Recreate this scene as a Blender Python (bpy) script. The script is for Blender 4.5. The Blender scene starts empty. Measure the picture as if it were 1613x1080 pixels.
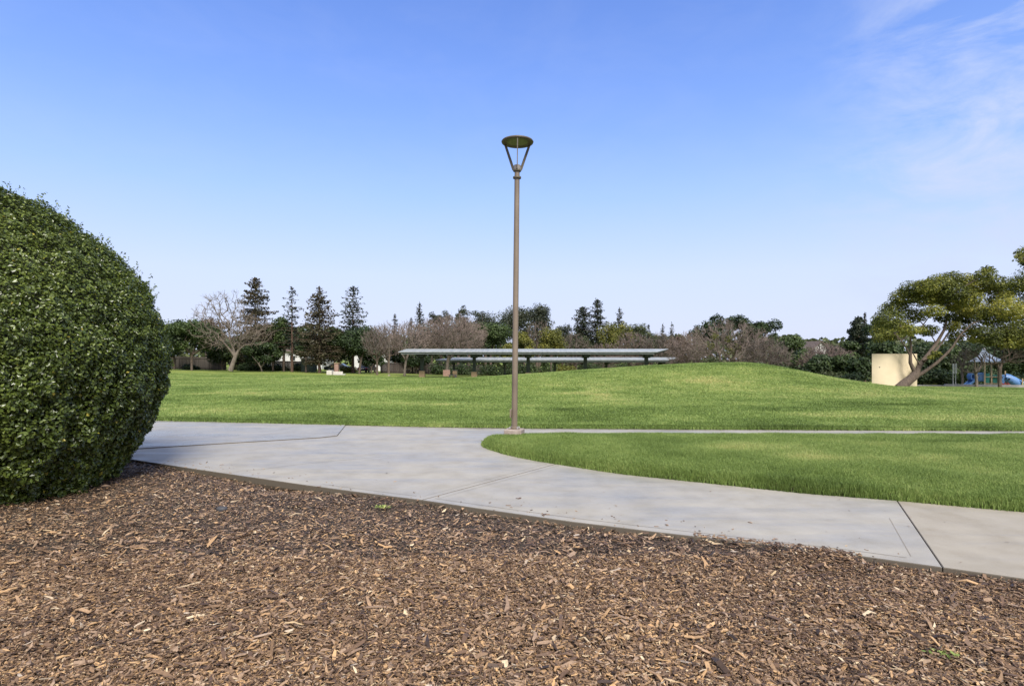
import bpy, bmesh, math, random
import numpy as np
from mathutils import Vector

R = np.random.default_rng(7)
random.seed(7)
scene = bpy.context.scene
col = scene.collection
F, CH, HY, CX = 900.0, 1.5, 555.0, 806.5       # focal length in photo pixels, eye height, horizon row, centre column

# ------------------------------------------------------------------ helpers
def PX(px, Y): return (px - CX) * Y / F
def PZ(py, Y): return CH + (HY - py) * Y / F
def PP(px, py, Y): return np.array([PX(px, Y), Y, PZ(py, Y)])
def G(px, py, z=0.0):
    Y = F * (CH - z) / (py - HY)
    return np.array([PX(px, Y), Y])

MC = [13.02, 32.91, 1.49, 15.77, 5.11, 8.47, 1.74, 1.61, 0.22]
def terrain(X, Y):
    X = np.asarray(X, float); Y = np.asarray(Y, float)
    s = np.clip(-.031 - .000325 * X, -.046, -.012)
    d = np.clip(Y - 12, 0, 130); d = np.where(d < 6, d * d / 12, d - 3)
    cx, cy, h, wl, wr, wy, pl, pr, rot = MC
    dx = X - cx; dy = Y - cy - rot * dx
    w = np.where(dx < 0, wl, wr); e = np.where(dx < 0, pl, pr)
    return s * d + h * np.exp(-(np.abs(dx) / w) ** e) * np.exp(-(np.abs(dy) / wy) ** 2.2)
def tz(x, y): return float(terrain(x, y))

def _hash(i, j, k):
    n = (i * 374761393 + j * 668265263 + k * 2147483647 + 1013904223) & 0xffffffff
    n = ((n ^ (n >> 13)) * 1274126177) & 0xffffffff
    return ((n ^ (n >> 16)) & 0xffff) / 65535.0
def noise3(p):
    p = np.asarray(p, float); i = np.floor(p).astype(np.int64); f = p - i; f = f * f * (3 - 2 * f)
    out = 0
    for a in (0, 1):
        for b in (0, 1):
            for c in (0, 1):
                w = (f[:, 0] if a else 1 - f[:, 0]) * (f[:, 1] if b else 1 - f[:, 1]) * (f[:, 2] if c else 1 - f[:, 2])
                out = out + w * _hash(i[:, 0] + a, i[:, 1] + b, i[:, 2] + c)
    return out
def fbm(x, y, z=0.0, o=3):
    x = np.asarray(x, float); p = np.stack([x, np.asarray(y, float), np.zeros_like(x) + z], 1)
    s, a, t = 0, 1.0, 0
    for _ in range(o):
        s = s + a * noise3(p); t += a; a *= .5; p = p * 2.03 + 17.3
    return s / t

OFF = {}
def make_mesh(name, chunks, tint=None, smooth=False):
    """chunks: list of (V(n,3), F(m,k)) joined into one mesh"""
    Vs, loops, starts, tots = [], [], [], []
    nv = nl = 0
    for V, Fc in chunks:
        V = np.asarray(V, np.float32).reshape(-1, 3); Fc = np.asarray(Fc, np.int32)
        if len(Fc) == 0: continue
        Vs.append(V); loops.append((Fc + nv).ravel())
        m, k = Fc.shape
        starts.append(nl + np.arange(m, dtype=np.int32) * k); tots.append(np.full(m, k, np.int32))
        nv += len(V); nl += m * k
    V = np.concatenate(Vs); L = np.concatenate(loops).astype(np.int32); S = np.concatenate(starts).astype(np.int32)
    me = bpy.data.meshes.new(name)
    me.vertices.add(len(V)); me.vertices.foreach_set('co', V.ravel())
    me.loops.add(len(L)); me.loops.foreach_set('vertex_index', L)
    me.polygons.add(len(S)); me.polygons.foreach_set('loop_start', S)
    me.polygons.foreach_set('use_smooth', np.full(len(S), bool(smooth)))
    if tint is not None:
        at = me.attributes.new('tint', 'FLOAT', 'FACE'); at.data.foreach_set('value', np.asarray(tint, np.float32))
    me.update(calc_edges=True)
    me.validate()
    return me

def tag(o, label=None, cat=None, group=None, kind=None):
    if label: o['label'] = label
    if cat: o['category'] = cat
    if group: o['group'] = group
    if kind: o['kind'] = kind
    return o

def thing(name, loc, label, cat, group=None):
    o = bpy.data.objects.new(name, None); col.objects.link(o)
    o.location = [float(v) for v in loc]; o.empty_display_size = .2
    OFF[o.name] = np.array(loc, float)
    return tag(o, label, cat, group)

def obj(name, chunks, mat, parent=None, tint=None, smooth=False):
    """chunks are in world coordinates; the mesh is stored relative to its thing's base"""
    off = OFF[parent.name] if parent is not None else np.zeros(3)
    ch = [(np.asarray(V, float).reshape(-1, 3) - off, Fc) for V, Fc in chunks]
    me = make_mesh(name, ch, tint, smooth); me.materials.append(mat)
    o = bpy.data.objects.new(name, me); col.objects.link(o)
    if parent is not None: o.parent = parent
    OFF[o.name] = off
    return o

def copy_tree(o, parent=None):
    c = o.copy(); col.objects.link(c)
    if parent is not None: c.parent = parent
    for ch in o.children: copy_tree(ch, c)
    return c

def box(c, s, rz=0.0, ry=0.0, taper=1.0):
    hx, hy, hz = np.array(s) / 2
    V = np.array([[x * (taper if z > 0 else 1) * hx, y * (taper if z > 0 else 1) * hy, z * hz] for z in (-1, 1) for x, y in ((-1, -1), (1, -1), (1, 1), (-1, 1))], float)
    if ry:
        ca, sa = math.cos(ry), math.sin(ry); V = np.stack([V[:, 0] * ca + V[:, 2] * sa, V[:, 1], -V[:, 0] * sa + V[:, 2] * ca], 1)
    if rz:
        ca, sa = math.cos(rz), math.sin(rz); V = np.stack([V[:, 0] * ca - V[:, 1] * sa, V[:, 0] * sa + V[:, 1] * ca, V[:, 2]], 1)
    return V + np.array(c, float), np.array([[3, 2, 1, 0], [4, 5, 6, 7], [0, 1, 5, 4], [1, 2, 6, 5], [2, 3, 7, 6], [3, 0, 4, 7]])

def bevel_box(c, s, b=.01, rz=0.0, seg=2):
    bm = bmesh.new(); bmesh.ops.create_cube(bm, size=1.0)
    for v in bm.verts: v.co = Vector((v.co.x * s[0], v.co.y * s[1], v.co.z * s[2]))
    bmesh.ops.bevel(bm, geom=bm.edges[:], offset=b, segments=seg, affect='EDGES', profile=.5)
    return bm_chunks(bm, c, rz)
def bm_chunks(bm, c=(0, 0, 0), rz=0.0):
    bmesh.ops.triangulate(bm, faces=[f for f in bm.faces if len(f.verts) > 4])
    bm.verts.index_update()
    V = np.array([v.co[:] for v in bm.verts])
    if rz:
        ca, sa = math.cos(rz), math.sin(rz); V = np.stack([V[:, 0] * ca - V[:, 1] * sa, V[:, 0] * sa + V[:, 1] * ca, V[:, 2]], 1)
    V = V + np.array(c, float)
    out = []
    for k in (3, 4):
        fs = [[v.index for v in f.verts] for f in bm.faces if len(f.verts) == k]
        if fs: out.append((V, np.array(fs)))
    bm.free()
    return out

def tubes(A, B, RA, RB, n=5):
    A = np.asarray(A, float).reshape(-1, 3); B = np.asarray(B, float).reshape(-1, 3)
    RA = np.broadcast_to(np.asarray(RA, float), (len(A),)); RB = np.broadcast_to(np.asarray(RB, float), (len(A),))
    d = B - A; d = d / np.maximum(np.linalg.norm(d, axis=1, keepdims=True), 1e-9)
    ref = np.where(np.abs(d[:, 2:3]) < .9, np.array([[0, 0, 1.]]), np.array([[1., 0, 0]]))
    u = np.cross(ref, d); u /= np.linalg.norm(u, axis=1, keepdims=True); v = np.cross(d, u)
    th = np.arange(n) * 2 * np.pi / n
    ring = u[:, None, :] * np.cos(th)[None, :, None] + v[:, None, :] * np.sin(th)[None, :, None]
    V = np.concatenate([A[:, None] + ring * RA[:, None, None], B[:, None] + ring * RB[:, None, None]], 1).reshape(-1, 3)
    i = np.arange(n); q = np.stack([i, (i + 1) % n, (i + 1) % n + n, i + n], 1)
    Fc = (np.arange(len(A))[:, None, None] * 2 * n + q[None]).reshape(-1, 4)
    return V, Fc

def polytube(P, r, n=10, cap=True):
    """one continuous tube along the points P with radii r"""
    P = np.asarray(P, float); r = np.broadcast_to(np.asarray(r, float), (len(P),))
    T = np.gradient(P, axis=0); T /= np.linalg.norm(T, axis=1, keepdims=True)
    V = []; u = None
    for k in range(len(P)):
        if u is None:
            ref = np.array([0, 0, 1.]) if abs(T[k, 2]) < .9 else np.array([1., 0, 0])
            u = np.cross(ref, T[k])
        u = u - T[k] * (u @ T[k]); u /= np.linalg.norm(u); v = np.cross(T[k], u)
        for a in range(n):
            t = 2 * np.pi * a / n; V.append(P[k] + r[k] * (u * math.cos(t) + v * math.sin(t)))
    Fc = [[k * n + a, k * n + (a + 1) % n, (k + 1) * n + (a + 1) % n, (k + 1) * n + a] for k in range(len(P) - 1) for a in range(n)]
    ch = [(np.array(V), np.array(Fc))]
    if cap:
        V2 = np.array(V); m = len(P)
        for base, c in ((0, P[0]), ((m - 1) * n, P[-1])):
            ch.append((np.vstack([V2[base:base + n], c]), np.array([[a, (a + 1) % n, n] for a in range(n)])))
    return ch

def lathe(prof, c=(0, 0, 0), n=32):
    prof = np.array(prof, float); th = np.arange(n) * 2 * np.pi / n
    V = np.stack([prof[:, None, 0] * np.cos(th), prof[:, None, 0] * np.sin(th), np.repeat(prof[:, 1:2], n, 1)], 2).reshape(-1, 3) + np.array(c, float)
    Fc = [[k * n + a, k * n + (a + 1) % n, (k + 1) * n + (a + 1) % n, (k + 1) * n + a] for k in range(len(prof) - 1) for a in range(n)]
    return V, np.array(Fc)

def unit(v): return v / np.maximum(np.linalg.norm(v, axis=-1, keepdims=True), 1e-9)

def cards(C, N, size, aspect=.6, fold=0.0, T=None):
    """leaf-shaped rhombic faces at C, facing N"""
    n = len(C); N = unit(N)
    t = unit(np.cross(N, R.normal(size=(n, 3)))) if T is None else unit(T - N * (T * N).sum(1, keepdims=True))
    b = np.cross(N, t); s = (np.zeros(n) + size)[:, None]
    V = np.stack([C - t * s * .5, C + b * s * .5 * aspect + N * s * fold, C + t * s * .5, C - b * s * .5 * aspect + N * s * fold], 1).reshape(-1, 3)
    i = np.arange(n)[:, None] * 4
    if fold:
        Fc = np.concatenate([i + np.array([[0, 1, 2]]), i + np.array([[0, 2, 3]])], 1).reshape(-1, 3)
    else:
        Fc = i + np.array([[0, 1, 2, 3]])
    return V, Fc

# ------------------------------------------------------------------ materials
def nm(name):
    m = bpy.data.materials.new(name); m.use_nodes = True
    nt = m.node_tree; b = nt.nodes['Principled BSDF']
    return m, nt, b
def N(nt, typ, **kw):
    n = nt.nodes.new(typ)
    for k, v in kw.items():
        if k in n.inputs.keys(): n.inputs[k].default_value = v
        else: setattr(n, k, v)
    return n
def ramp(nt, stops, fac=None):
    r = nt.nodes.new('ShaderNodeValToRGB'); e = r.color_ramp.elements
    while len(e) < len(stops): e.new(.5)
    for el, (p, c) in zip(e, stops):
        el.position = p; el.color = (*c, 1) if len(c) == 3 else c
    if fac is not None: nt.links.new(fac, r.inputs['Fac'])
    return r
def coords(nt): return nt.nodes.new('ShaderNodeTexCoord').outputs['Object']
def noise(nt, scale, detail=4, rough=.55, vec=None, sc=None):
    n = N(nt, 'ShaderNodeTexNoise', Scale=scale, Detail=detail, Roughness=rough)
    v = vec if vec is not None else coords(nt)
    if sc is not None:
        mp = N(nt, 'ShaderNodeMapping'); mp.inputs['Scale'].default_value = sc
        nt.links.new(v, mp.inputs['Vector']); v = mp.outputs['Vector']
    nt.links.new(v, n.inputs['Vector'])
    return n.outputs['Fac']
def bump(nt, b, h, strength=.3, dist=.01):
    bp = N(nt, 'ShaderNodeBump', Strength=strength, Distance=dist)
    nt.links.new(h, bp.inputs['Height']); nt.links.new(bp.outputs['Normal'], b.inputs['Normal'])

def plain(name, c1, c2=None, rough=.6, scale=6, metal=0.0, bmp=0.0, spec=.4, sc=None, lo=.35, hi=.65):
    m, nt, b = nm(name)
    c2 = c2 or tuple(x * .75 for x in c1)
    f = noise(nt, scale, 5, .6, sc=sc)
    r = ramp(nt, [(lo, c2), (hi, c1)], f); nt.links.new(r.outputs['Color'], b.inputs['Base Color'])
    b.inputs['Roughness'].default_value = rough; b.inputs['Metallic'].default_value = metal
    b.inputs['Specular IOR Level'].default_value = spec
    if bmp: bump(nt, b, noise(nt, scale * 6, 4, .6), .5, bmp)
    return m

def foliage(name, stops, rough=.55, trans=.25, spec=.3, vary=.0):
    m, nt, b = nm(name)
    at = N(nt, 'ShaderNodeAttribute', attribute_name='tint')
    r = ramp(nt, stops, at.outputs['Fac'])
    nt.links.new(r.outputs['Color'], b.inputs['Base Color'])
    b.inputs['Roughness'].default_value = rough; b.inputs['Specular IOR Level'].default_value = spec
    tr = N(nt, 'ShaderNodeBsdfTranslucent'); nt.links.new(r.outputs['Color'], tr.inputs['Color'])
    mx = N(nt, 'ShaderNodeMixShader', Fac=trans)
    nt.links.new(b.outputs[0], mx.inputs[1]); nt.links.new(tr.outputs[0], mx.inputs[2])
    nt.links.new(mx.outputs[0], nt.nodes['Material Output'].inputs['Surface'])
    return m

M = {}
M['bush'] = foliage('bush_leaf', [(0, (.024, .035, .007)), (.45, (.084, .118, .021)), (.8, (.20, .245, .045)), (.97, (.32, .36, .10)), (1, (.38, .32, .05))], rough=.30, trans=.25, spec=.5)
M['bushcore'] = plain('bush_dark_core', (.022, .024, .012), (.01, .012, .006), rough=.9, scale=18)
M['grass'] = foliage('grass_blade', [(0, (.06, .09, .018)), (.35, (.155, .228, .055)), (.6, (.25, .33, .092)), (.82, (.355, .405, .135)), (1, (.50, .46, .18))], rough=.5, trans=.3, spec=.25)
M['chip'] = None
PAL = {
 'dark': [(0, (.012, .022, .008)), (.5, (.033, .055, .018)), (.85, (.065, .095, .03)), (1, (.11, .14, .05))],
 'olive': [(0, (.025, .032, .012)), (.5, (.06, .075, .028)), (1, (.13, .145, .06))],
 'mid': [(0, (.018, .03, .01)), (.5, (.05, .078, .022)), (1, (.11, .15, .045))],
 'bronze': [(0, (.022, .022, .012)), (.5, (.066, .060, .032)), (.8, (.115, .095, .055)), (1, (.16, .13, .07))],
 'conifer': [(0, (.012, .02, .012)), (.5, (.034, .046, .026)), (1, (.075, .085, .045))],
 'yellow': [(0, (.05, .06, .014)), (.45, (.14, .145, .028)), (.8, (.26, .24, .045)), (1, (.40, .34, .06))],
 'russet': [(0, (.04, .028, .018)), (.5, (.10, .068, .042)), (1, (.18, .13, .08))],
 'lean': [(0, (.03, .04, .01)), (.4, (.15, .17, .03)), (.75, (.33, .31, .055)), (1, (.52, .44, .09))],
 'euc': [(0, (.018, .026, .014)), (.5, (.05, .06, .034)), (1, (.11, .115, .065))],
}
for k, v in PAL.items(): M['leaf_' + k] = foliage('leaf_' + k, v, trans=.36 if k == 'lean' else .22)
M['bark'] = plain('bark_brown', (.14, .105, .08), (.06, .045, .035), rough=.9, scale=5, bmp=.02, sc=(3, 3, .6))
M['barkpale'] = plain('bark_pale', (.20, .165, .13), (.10, .08, .063), rough=.9, scale=4, bmp=.02, sc=(3, 3, .6))
M['barkred'] = plain('bark_red', (.13, .08, .055), (.07, .045, .034), rough=.95, scale=5, bmp=.02, sc=(4, 4, .5))
M['twigpink'] = plain('twig_pink', (.24, .185, .16), (.15, .115, .095), rough=.9, scale=.6)
M['twiggrey'] = plain('twig_grey', (.19, .16, .135), (.11, .09, .075), rough=.9, scale=.6)
M['twigpale'] = plain('twig_pale', (.19, .15, .115), (.11, .085, .065), rough=.9, scale=.6)
M['pole'] = plain('pole_bronze', (.20, .157, .115), (.13, .10, .075), rough=.5, scale=3, spec=.4, sc=(1, 1, .5))
M['lampdark'] = plain('lamp_bronze', (.10, .085, .055), (.075, .06, .04), rough=.5, scale=8)
M['lens'] = plain('lamp_louvre', (.13, .128, .062), (.07, .072, .035), rough=.35, scale=40, sc=(1, .05, 1))
M['arm'] = plain('arm_metal', (.22, .2, .18), (.16, .14, .12), rough=.45, scale=8)
M['block'] = plain('block_concrete', (.36, .30, .26), (.23, .185, .16), rough=.85, scale=9, bmp=.006)
M['roof'] = plain('canopy_sheet', (.33, .345, .33), (.22, .235, .23), rough=.5, scale=.8, spec=.3, sc=(6, .3, 1))
M['steel'] = plain('green_steel', (.035, .05, .04), (.022, .032, .027), rough=.5, scale=2)
M['fascia'] = plain('fascia_steel', (.13, .15, .145), (.085, .10, .095), rough=.5, scale=2)
M['tanblock'] = plain('tan_block', (.36, .26, .155), (.27, .19, .115), rough=.9, scale=3, bmp=.01)
M['stucco'] = plain('tan_stucco', (.76, .64, .45), (.68, .57, .39), rough=.92, scale=.8, bmp=.004, spec=.2)
M['concrete'] = plain('pale_concrete', (.55, .52, .46), (.42, .39, .34), rough=.85, scale=2, bmp=.004)
M['greyconc'] = plain('grey_concrete', (.46, .44, .42), (.34, .325, .31), rough=.85, scale=3, bmp=.004)
M['brick'] = plain('brick_pink', (.30, .19, .15), (.20, .12, .095), rough=.9, scale=6)
M['white'] = plain('white_wall', (.56, .55, .54), (.46, .455, .45), rough=.8, scale=1)
M['cream'] = plain('cream_wall', (.70, .60, .42), (.60, .52, .36), rough=.85, scale=1)
M['shingle'] = plain('roof_shingle', (.16, .12, .10), (.09, .07, .06), rough=.95, scale=4)
M['pinkroof'] = plain('roof_pink', (.24, .18, .15), (.17, .12, .10), rough=.9, scale=4)
M['glass'] = plain('dark_glass', (.03, .035, .04), rough=.08, scale=2, spec=.6)
M['carblack'] = plain('car_paint_black', (.018, .025, .03), rough=.25, scale=2, spec=.6)
M['carblue'] = plain('car_paint_blue', (.025, .03, .06), rough=.25, scale=2, spec=.6)
M['tyre'] = plain('tyre_rubber', (.02, .02, .02), rough=.9, scale=5)
M['chrome'] = plain('bright_trim', (.7, .7, .7), rough=.3, scale=5, metal=.6)
M['redlens'] = plain('red_lens', (.35, .02, .02), rough=.3, scale=5)
M['shedgreen'] = plain('shed_green', (.03, .05, .042), (.02, .032, .028), rough=.6, scale=3)
M['playblue'] = plain('play_blue', (.13, .27, .54), (.09, .20, .44), rough=.4, scale=2, spec=.5)
M['playroof'] = plain('play_roof_blue', (.60, .66, .74), (.46, .56, .70), rough=.5, scale=2)
M['playteal'] = plain('play_teal', (.04, .25, .20), (.03, .19, .16), rough=.5, scale=2)
M['playtan'] = plain('play_tan', (.55, .42, .26), (.45, .34, .21), rough=.5, scale=2)
M['playred'] = plain('play_red', (.40, .05, .04), (.3, .035, .03), rough=.5, scale=2)
M['signgrey'] = plain('sign_grey', (.50, .52, .54), (.42, .43, .45), rough=.5, scale=3)
M['galv'] = plain('galvanised', (.38, .38, .38), (.28, .28, .28), rough=.5, scale=6)
M['stone'] = plain('dark_stone', (.06, .06, .065), (.035, .035, .04), rough=.6, scale=20, bmp=.004)
M['earth'] = plain('earth', (.06, .045, .032), (.03, .022, .016), rough=.95, scale=4, bmp=.02)
M['water'] = plain('puddle_water', (.05, .038, .026), (.035, .027, .02), rough=.05, scale=3, spec=.6)

def mat_fence(name, c1, c2):
    m, nt, b = nm(name)
    f = noise(nt, 1.0, 3, .6, sc=(7.0, 7.0, .25)); r = ramp(nt, [(.3, c2), (.7, c1)], f)
    nt.links.new(r.outputs['Color'], b.inputs['Base Color']); b.inputs['Roughness'].default_value = .95
    b.inputs['Specular IOR Level'].default_value = .15
    return m
M['fence'] = mat_fence('fence_grey', (.15, .13, .112), (.07, .06, .052))
M['fencedark'] = mat_fence('fence_dark', (.085, .068, .06), (.04, .033, .03))

# mulch chips: brown, tan, grey and black pieces
def chip_mat():
    m, nt, b = nm('wood_chip')
    at = N(nt, 'ShaderNodeAttribute', attribute_name='tint')
    r = ramp(nt, [(0, (.030, .02, .014)), (.20, (.115, .07, .043)), (.38, (.22, .14, .078)), (.50, (.31, .22, .15)), (.60, (.37, .232, .118)), (.72, (.52, .34, .17)), (.80, (.50, .265, .10)), (.88, (.42, .36, .29)), (.95, (.50, .37, .205)), (1, (.60, .50, .35))], at.outputs['Fac'])
    f = noise(nt, 90, 3, .6); mul = N(nt, 'ShaderNodeMix', data_type='RGBA', blend_type='MULTIPLY')
    mul.inputs['Factor'].default_value = .55
    g = ramp(nt, [(.3, (.45, .42, .40)), (.65, (1.15, 1.1, 1.05))], f)
    nt.links.new(r.outputs['Color'], mul.inputs['A']); nt.links.new(g.outputs['Color'], mul.inputs['B'])
    nt.links.new(mul.outputs['Result'], b.inputs['Base Color'])
    b.inputs['Roughness'].default_value = .55; b.inputs['Specular IOR Level'].default_value = .4
    return m
M['chip'] = chip_mat()

def concrete_mat():
    m, nt, b = nm('path_concrete'); co = coords(nt)
    at = N(nt, 'ShaderNodeAttribute', attribute_name='tint')     # how dry each slab is
    big = noise(nt, .55, 5, .6, co); mid = noise(nt, 2.6, 5, .65, co); fine = noise(nt, 160, 3, .7, co)
    streak = noise(nt, 1.0, 4, .6, co, sc=(.5, 4.5, 1))
    a1 = N(nt, 'ShaderNodeMath', operation='ADD'); nt.links.new(big, a1.inputs[0]); nt.links.new(streak, a1.inputs[1])
    a2 = N(nt, 'ShaderNodeMath', operation='MULTIPLY_ADD'); nt.links.new(at.outputs['Fac'], a2.inputs[0]); a2.inputs[1].default_value = .45; nt.links.new(a1.outputs[0], a2.inputs[2])
    c = ramp(nt, [(.25, (.255, .235, .195)), (.5, (.31, .293, .258)), (.75, (.35, .333, .295))], mid)
    sp = ramp(nt, [(.30, (.72, .71, .70)), (.48, (1, 1, 1)), (.75, (1.10, 1.09, 1.07))], fine)
    mul = N(nt, 'ShaderNodeMix', data_type='RGBA', blend_type='MULTIPLY'); mul.inputs['Factor'].default_value = .85
    nt.links.new(c.outputs['Color'], mul.inputs['A']); nt.links.new(sp.outputs['Color'], mul.inputs['B'])
    wet = N(nt, 'ShaderNodeMapRange'); wet.inputs['From Min'].default_value = .9; wet.inputs['From Max'].default_value = 1.45
    nt.links.new(a2.outputs[0], wet.inputs['Value'])
    dk = N(nt, 'ShaderNodeMix', data_type='RGBA', blend_type='MULTIPLY'); dk.inputs['Factor'].default_value = 1
    wc = ramp(nt, [(0, (.76, .76, .76)), (.4, (.92, .915, .905)), (.8, (1, .985, .95))], wet.outputs['Result'])
    nt.links.new(mul.outputs['Result'], dk.inputs['A']); nt.links.new(wc.outputs['Color'], dk.inputs['B'])
    be = N(nt, 'ShaderNodeMapRange'); be.inputs['From Min'].default_value = .6; be.inputs['From Max'].default_value = 1.0; be.inputs['To Max'].default_value = .5
    nt.links.new(at.outputs['Fac'], be.inputs['Value'])
    bm_ = N(nt, 'ShaderNodeMix', data_type='RGBA', blend_type='MULTIPLY'); bm_.inputs['B'].default_value = (.86, .79, .68, 1)     # the dry right-hand slab is a warmer mix
    nt.links.new(be.outputs['Result'], bm_.inputs['Factor']); nt.links.new(dk.outputs['Result'], bm_.inputs['A'])
    sd_ = N(nt, 'ShaderNodeMath', operation='SUBTRACT', use_clamp=True); nt.links.new(at.outputs['Fac'], sd_.inputs[0]); sd_.inputs[1].default_value = 2.0
    soil = N(nt, 'ShaderNodeMix', data_type='RGBA'); soil.inputs['B'].default_value = (.10, .083, .062, 1)     # soil splashed on the slab's side
    nt.links.new(sd_.outputs[0], soil.inputs['Factor']); nt.links.new(dk.outputs['Result'], soil.inputs['A'])
    nt.links.new(soil.outputs['Result'], b.inputs['Base Color']); nt.links.new(bm_.outputs['Result'], soil.inputs['A'])
    rr = N(nt, 'ShaderNodeMapRange'); rr.inputs['To Min'].default_value = .24; rr.inputs['To Max'].default_value = .72
    nt.links.new(wet.outputs['Result'], rr.inputs['Value']); nt.links.new(rr.outputs['Result'], b.inputs['Roughness'])
    b.inputs['Specular IOR Level'].default_value = .38
    ad = N(nt, 'ShaderNodeMath', operation='MULTIPLY_ADD'); nt.links.new(mid, ad.inputs[0]); ad.inputs[1].default_value = 2.0; nt.links.new(fine, ad.inputs[2])
    bump(nt, b, ad.outputs[0], .22, .004)
    return m
M['path'] = concrete_mat()

def turf_mat():
    m, nt, b = nm('turf'); co = coords(nt)
    a = noise(nt, .35, 6, .6, co); f = noise(nt, 9, 5, .7, co)
    ad = N(nt, 'ShaderNodeMath', operation='MULTIPLY_ADD'); nt.links.new(f, ad.inputs[0]); ad.inputs[1].default_value = .5; nt.links.new(a, ad.inputs[2])
    r = ramp(nt, [(.45, (.07, .10, .02)), (.7, (.14, .185, .04)), (.95, (.24, .27, .07))], ad.outputs[0])
    nt.links.new(r.outputs['Color'], b.inputs['Base Color']); b.inputs['Roughness'].default_value = .9; b.inputs['Specular IOR Level'].default_value = .1
    ge = nt.nodes.new('ShaderNodeNewGeometry'); sx_ = nt.nodes.new('ShaderNodeSeparateXYZ'); nt.links.new(ge.outputs['True Normal'], sx_.inputs[0])
    st_ = N(nt, 'ShaderNodeMapRange'); st_.inputs['From Min'].default_value = .85; st_.inputs['From Max'].default_value = .6; nt.links.new(sx_.outputs['Z'], st_.inputs['Value'])
    cut = N(nt, 'ShaderNodeMix', data_type='RGBA'); cut.inputs['B'].default_value = (.05, .045, .022, 1)      # soil and thatch on the cut edge
    nt.links.new(st_.outputs['Result'], cut.inputs['Factor']); nt.links.new(r.outputs['Color'], cut.inputs['A']); nt.links.new(cut.outputs['Result'], b.inputs['Base Color'])
    bump(nt, b, f, .8, .05)
    return m
M['turf'] = turf_mat()

# ------------------------------------------------------------------ the paths
EDGE = [(200, 722), (312, 739), (423, 755), (485, 764), (600, 779), (665, 787), (780, 804), (900, 821), (1040, 838), (1180, 854), (1340, 873), (1485, 893), (1613, 911)]
front = [G(*p) for p in EDGE]
front = [np.array([-16., 12.6]), np.array([-9.5, 9.9])] + front + [np.array([4.6, 3.2]), np.array([7.5, 1.6])]
FRONT = np.array(front)
rear = [np.array([-60., 18.5]), np.array([-24., 14.6])] + [G(*p) for p in [(235, 662), (400, 666), (540, 669), (680, 672), (800, 674), (1100, 676), (1613, 678.5)]] + [np.array([26., 10.9]), np.array([60., 11.6])]
REAR = np.array(rear)
def rear_y(x): return np.interp(x, REAR[:, 0], REAR[:, 1])
def front_y(x): return np.interp(x, FRONT[:, 0], FRONT[:, 1])
# island: front edge from its tip to the right, then back edge along the far path
tip = [(1613, 806), (1413, 788), (1265, 776.5), (1100, 759), (985, 747), (930, 739), (876, 730.5), (845, 725.5), (819, 720.5), (795, 715), (775, 709), (764, 704.5), (760, 700.5), (763, 697.5), (772, 694.8)]
isl_front = [np.array([8.5, 3.4])] + [G(*p) for p in tip]
isl_back = [np.array([-.22, 9.66]), np.array([.1, 9.78]), np.array([.6, 9.82]), np.array([2.2, 9.8]), np.array([6., 9.72]), np.array([11., 9.66]), np.array([26., 9.6])]
ISL = np.array(isl_front + isl_back + [np.array([26., 3.4])])
def inside(poly, x, y):
    c = np.zeros(len(x), bool); n = len(poly); j = n - 1
    for i in range(n):
        xi, yi = poly[i]; xj, yj = poly[j]
        with np.errstate(divide='ignore', invalid='ignore'):
            t = ((yi > y) != (yj > y)) & (x < (xj - xi) * (y - yi) / (yj - yi + 1e-12) + xi)
        c ^= t; j = i
    return c
def edge_dist(poly, x, y, closed=True):
    d = np.full(len(x), 1e9); n = len(poly)
    for i in range(n if closed else n - 1):
        a = poly[i]; b = poly[(i + 1) % n]; ab = b - a; L = ab @ ab + 1e-12
        t = np.clip(((x - a[0]) * ab[0] + (y - a[1]) * ab[1]) / L, 0, 1)
        d = np.minimum(d, np.hypot(x - a[0] - t * ab[0], y - a[1] - t * ab[1]))
    return d

g = .004
def sh(p, q, s):      # shift the segment p-q sideways by s
    d = q - p; nrm = np.array([-d[1], d[0]]) / np.linalg.norm(d); return p + nrm * s, q + nrm * s
J1a, J1b = G(665, 787), G(876, 730.5)
J2a, J2b = G(1485, 893), G(1413, 788)
K = [G(545, 669), G(531, 686.5), G(505, 689.5), G(200, 708)]
K.append(K[-1] + (K[-1] - K[-2]) * 2.5)
def fi(px): return next(i for i, p in enumerate(FRONT) if np.allclose(p, G(*[e for e in EDGE if e[0] == px][0])))
i1, i2 = fi(665), fi(1485)
ti = {p[0]: k + 1 for k, p in enumerate(tip)}
slabs = []
a, b_ = sh(J2a, J2b, -g)
slabs.append(([a] + list(FRONT[i2 + 1:]) + [np.array([9.6, 2.6])] + isl_front[0:ti[1413]] + [b_], 1.0, 0.0))
a, b_ = sh(J2a, J2b, g); c, d = sh(J1a, J1b, -g)
slabs.append(([c] + list(FRONT[i1 + 1:i2]) + [a, b_] + isl_front[ti[1413] + 1:ti[876]] + [d], .45, 0.0))
c, d = sh(J1a, J1b, g)
kn = [k + np.array([.0015, -.0015]) for k in K]
big = list(FRONT[1:i1]) + [c, d] + isl_front[ti[876] + 1:] + isl_back + [np.array([60., 9.9])] + [p for p in REAR[::-1] if p[0] > -3.0 and p[0] < 59] + kn[:-1] + [np.array([-9.6, 10.25])]
slabs.append((big, .5, 0.0))
kf = [k + np.array([-.0015, .0015]) for k in K]
slabs.append((kf[::-1] + [p for p in REAR[::-1] if p[0] < -3.6] + [np.array([-40., 16.2]), np.array([-16., 12.75])], .12, .012))
chunks, tints = [], []
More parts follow.
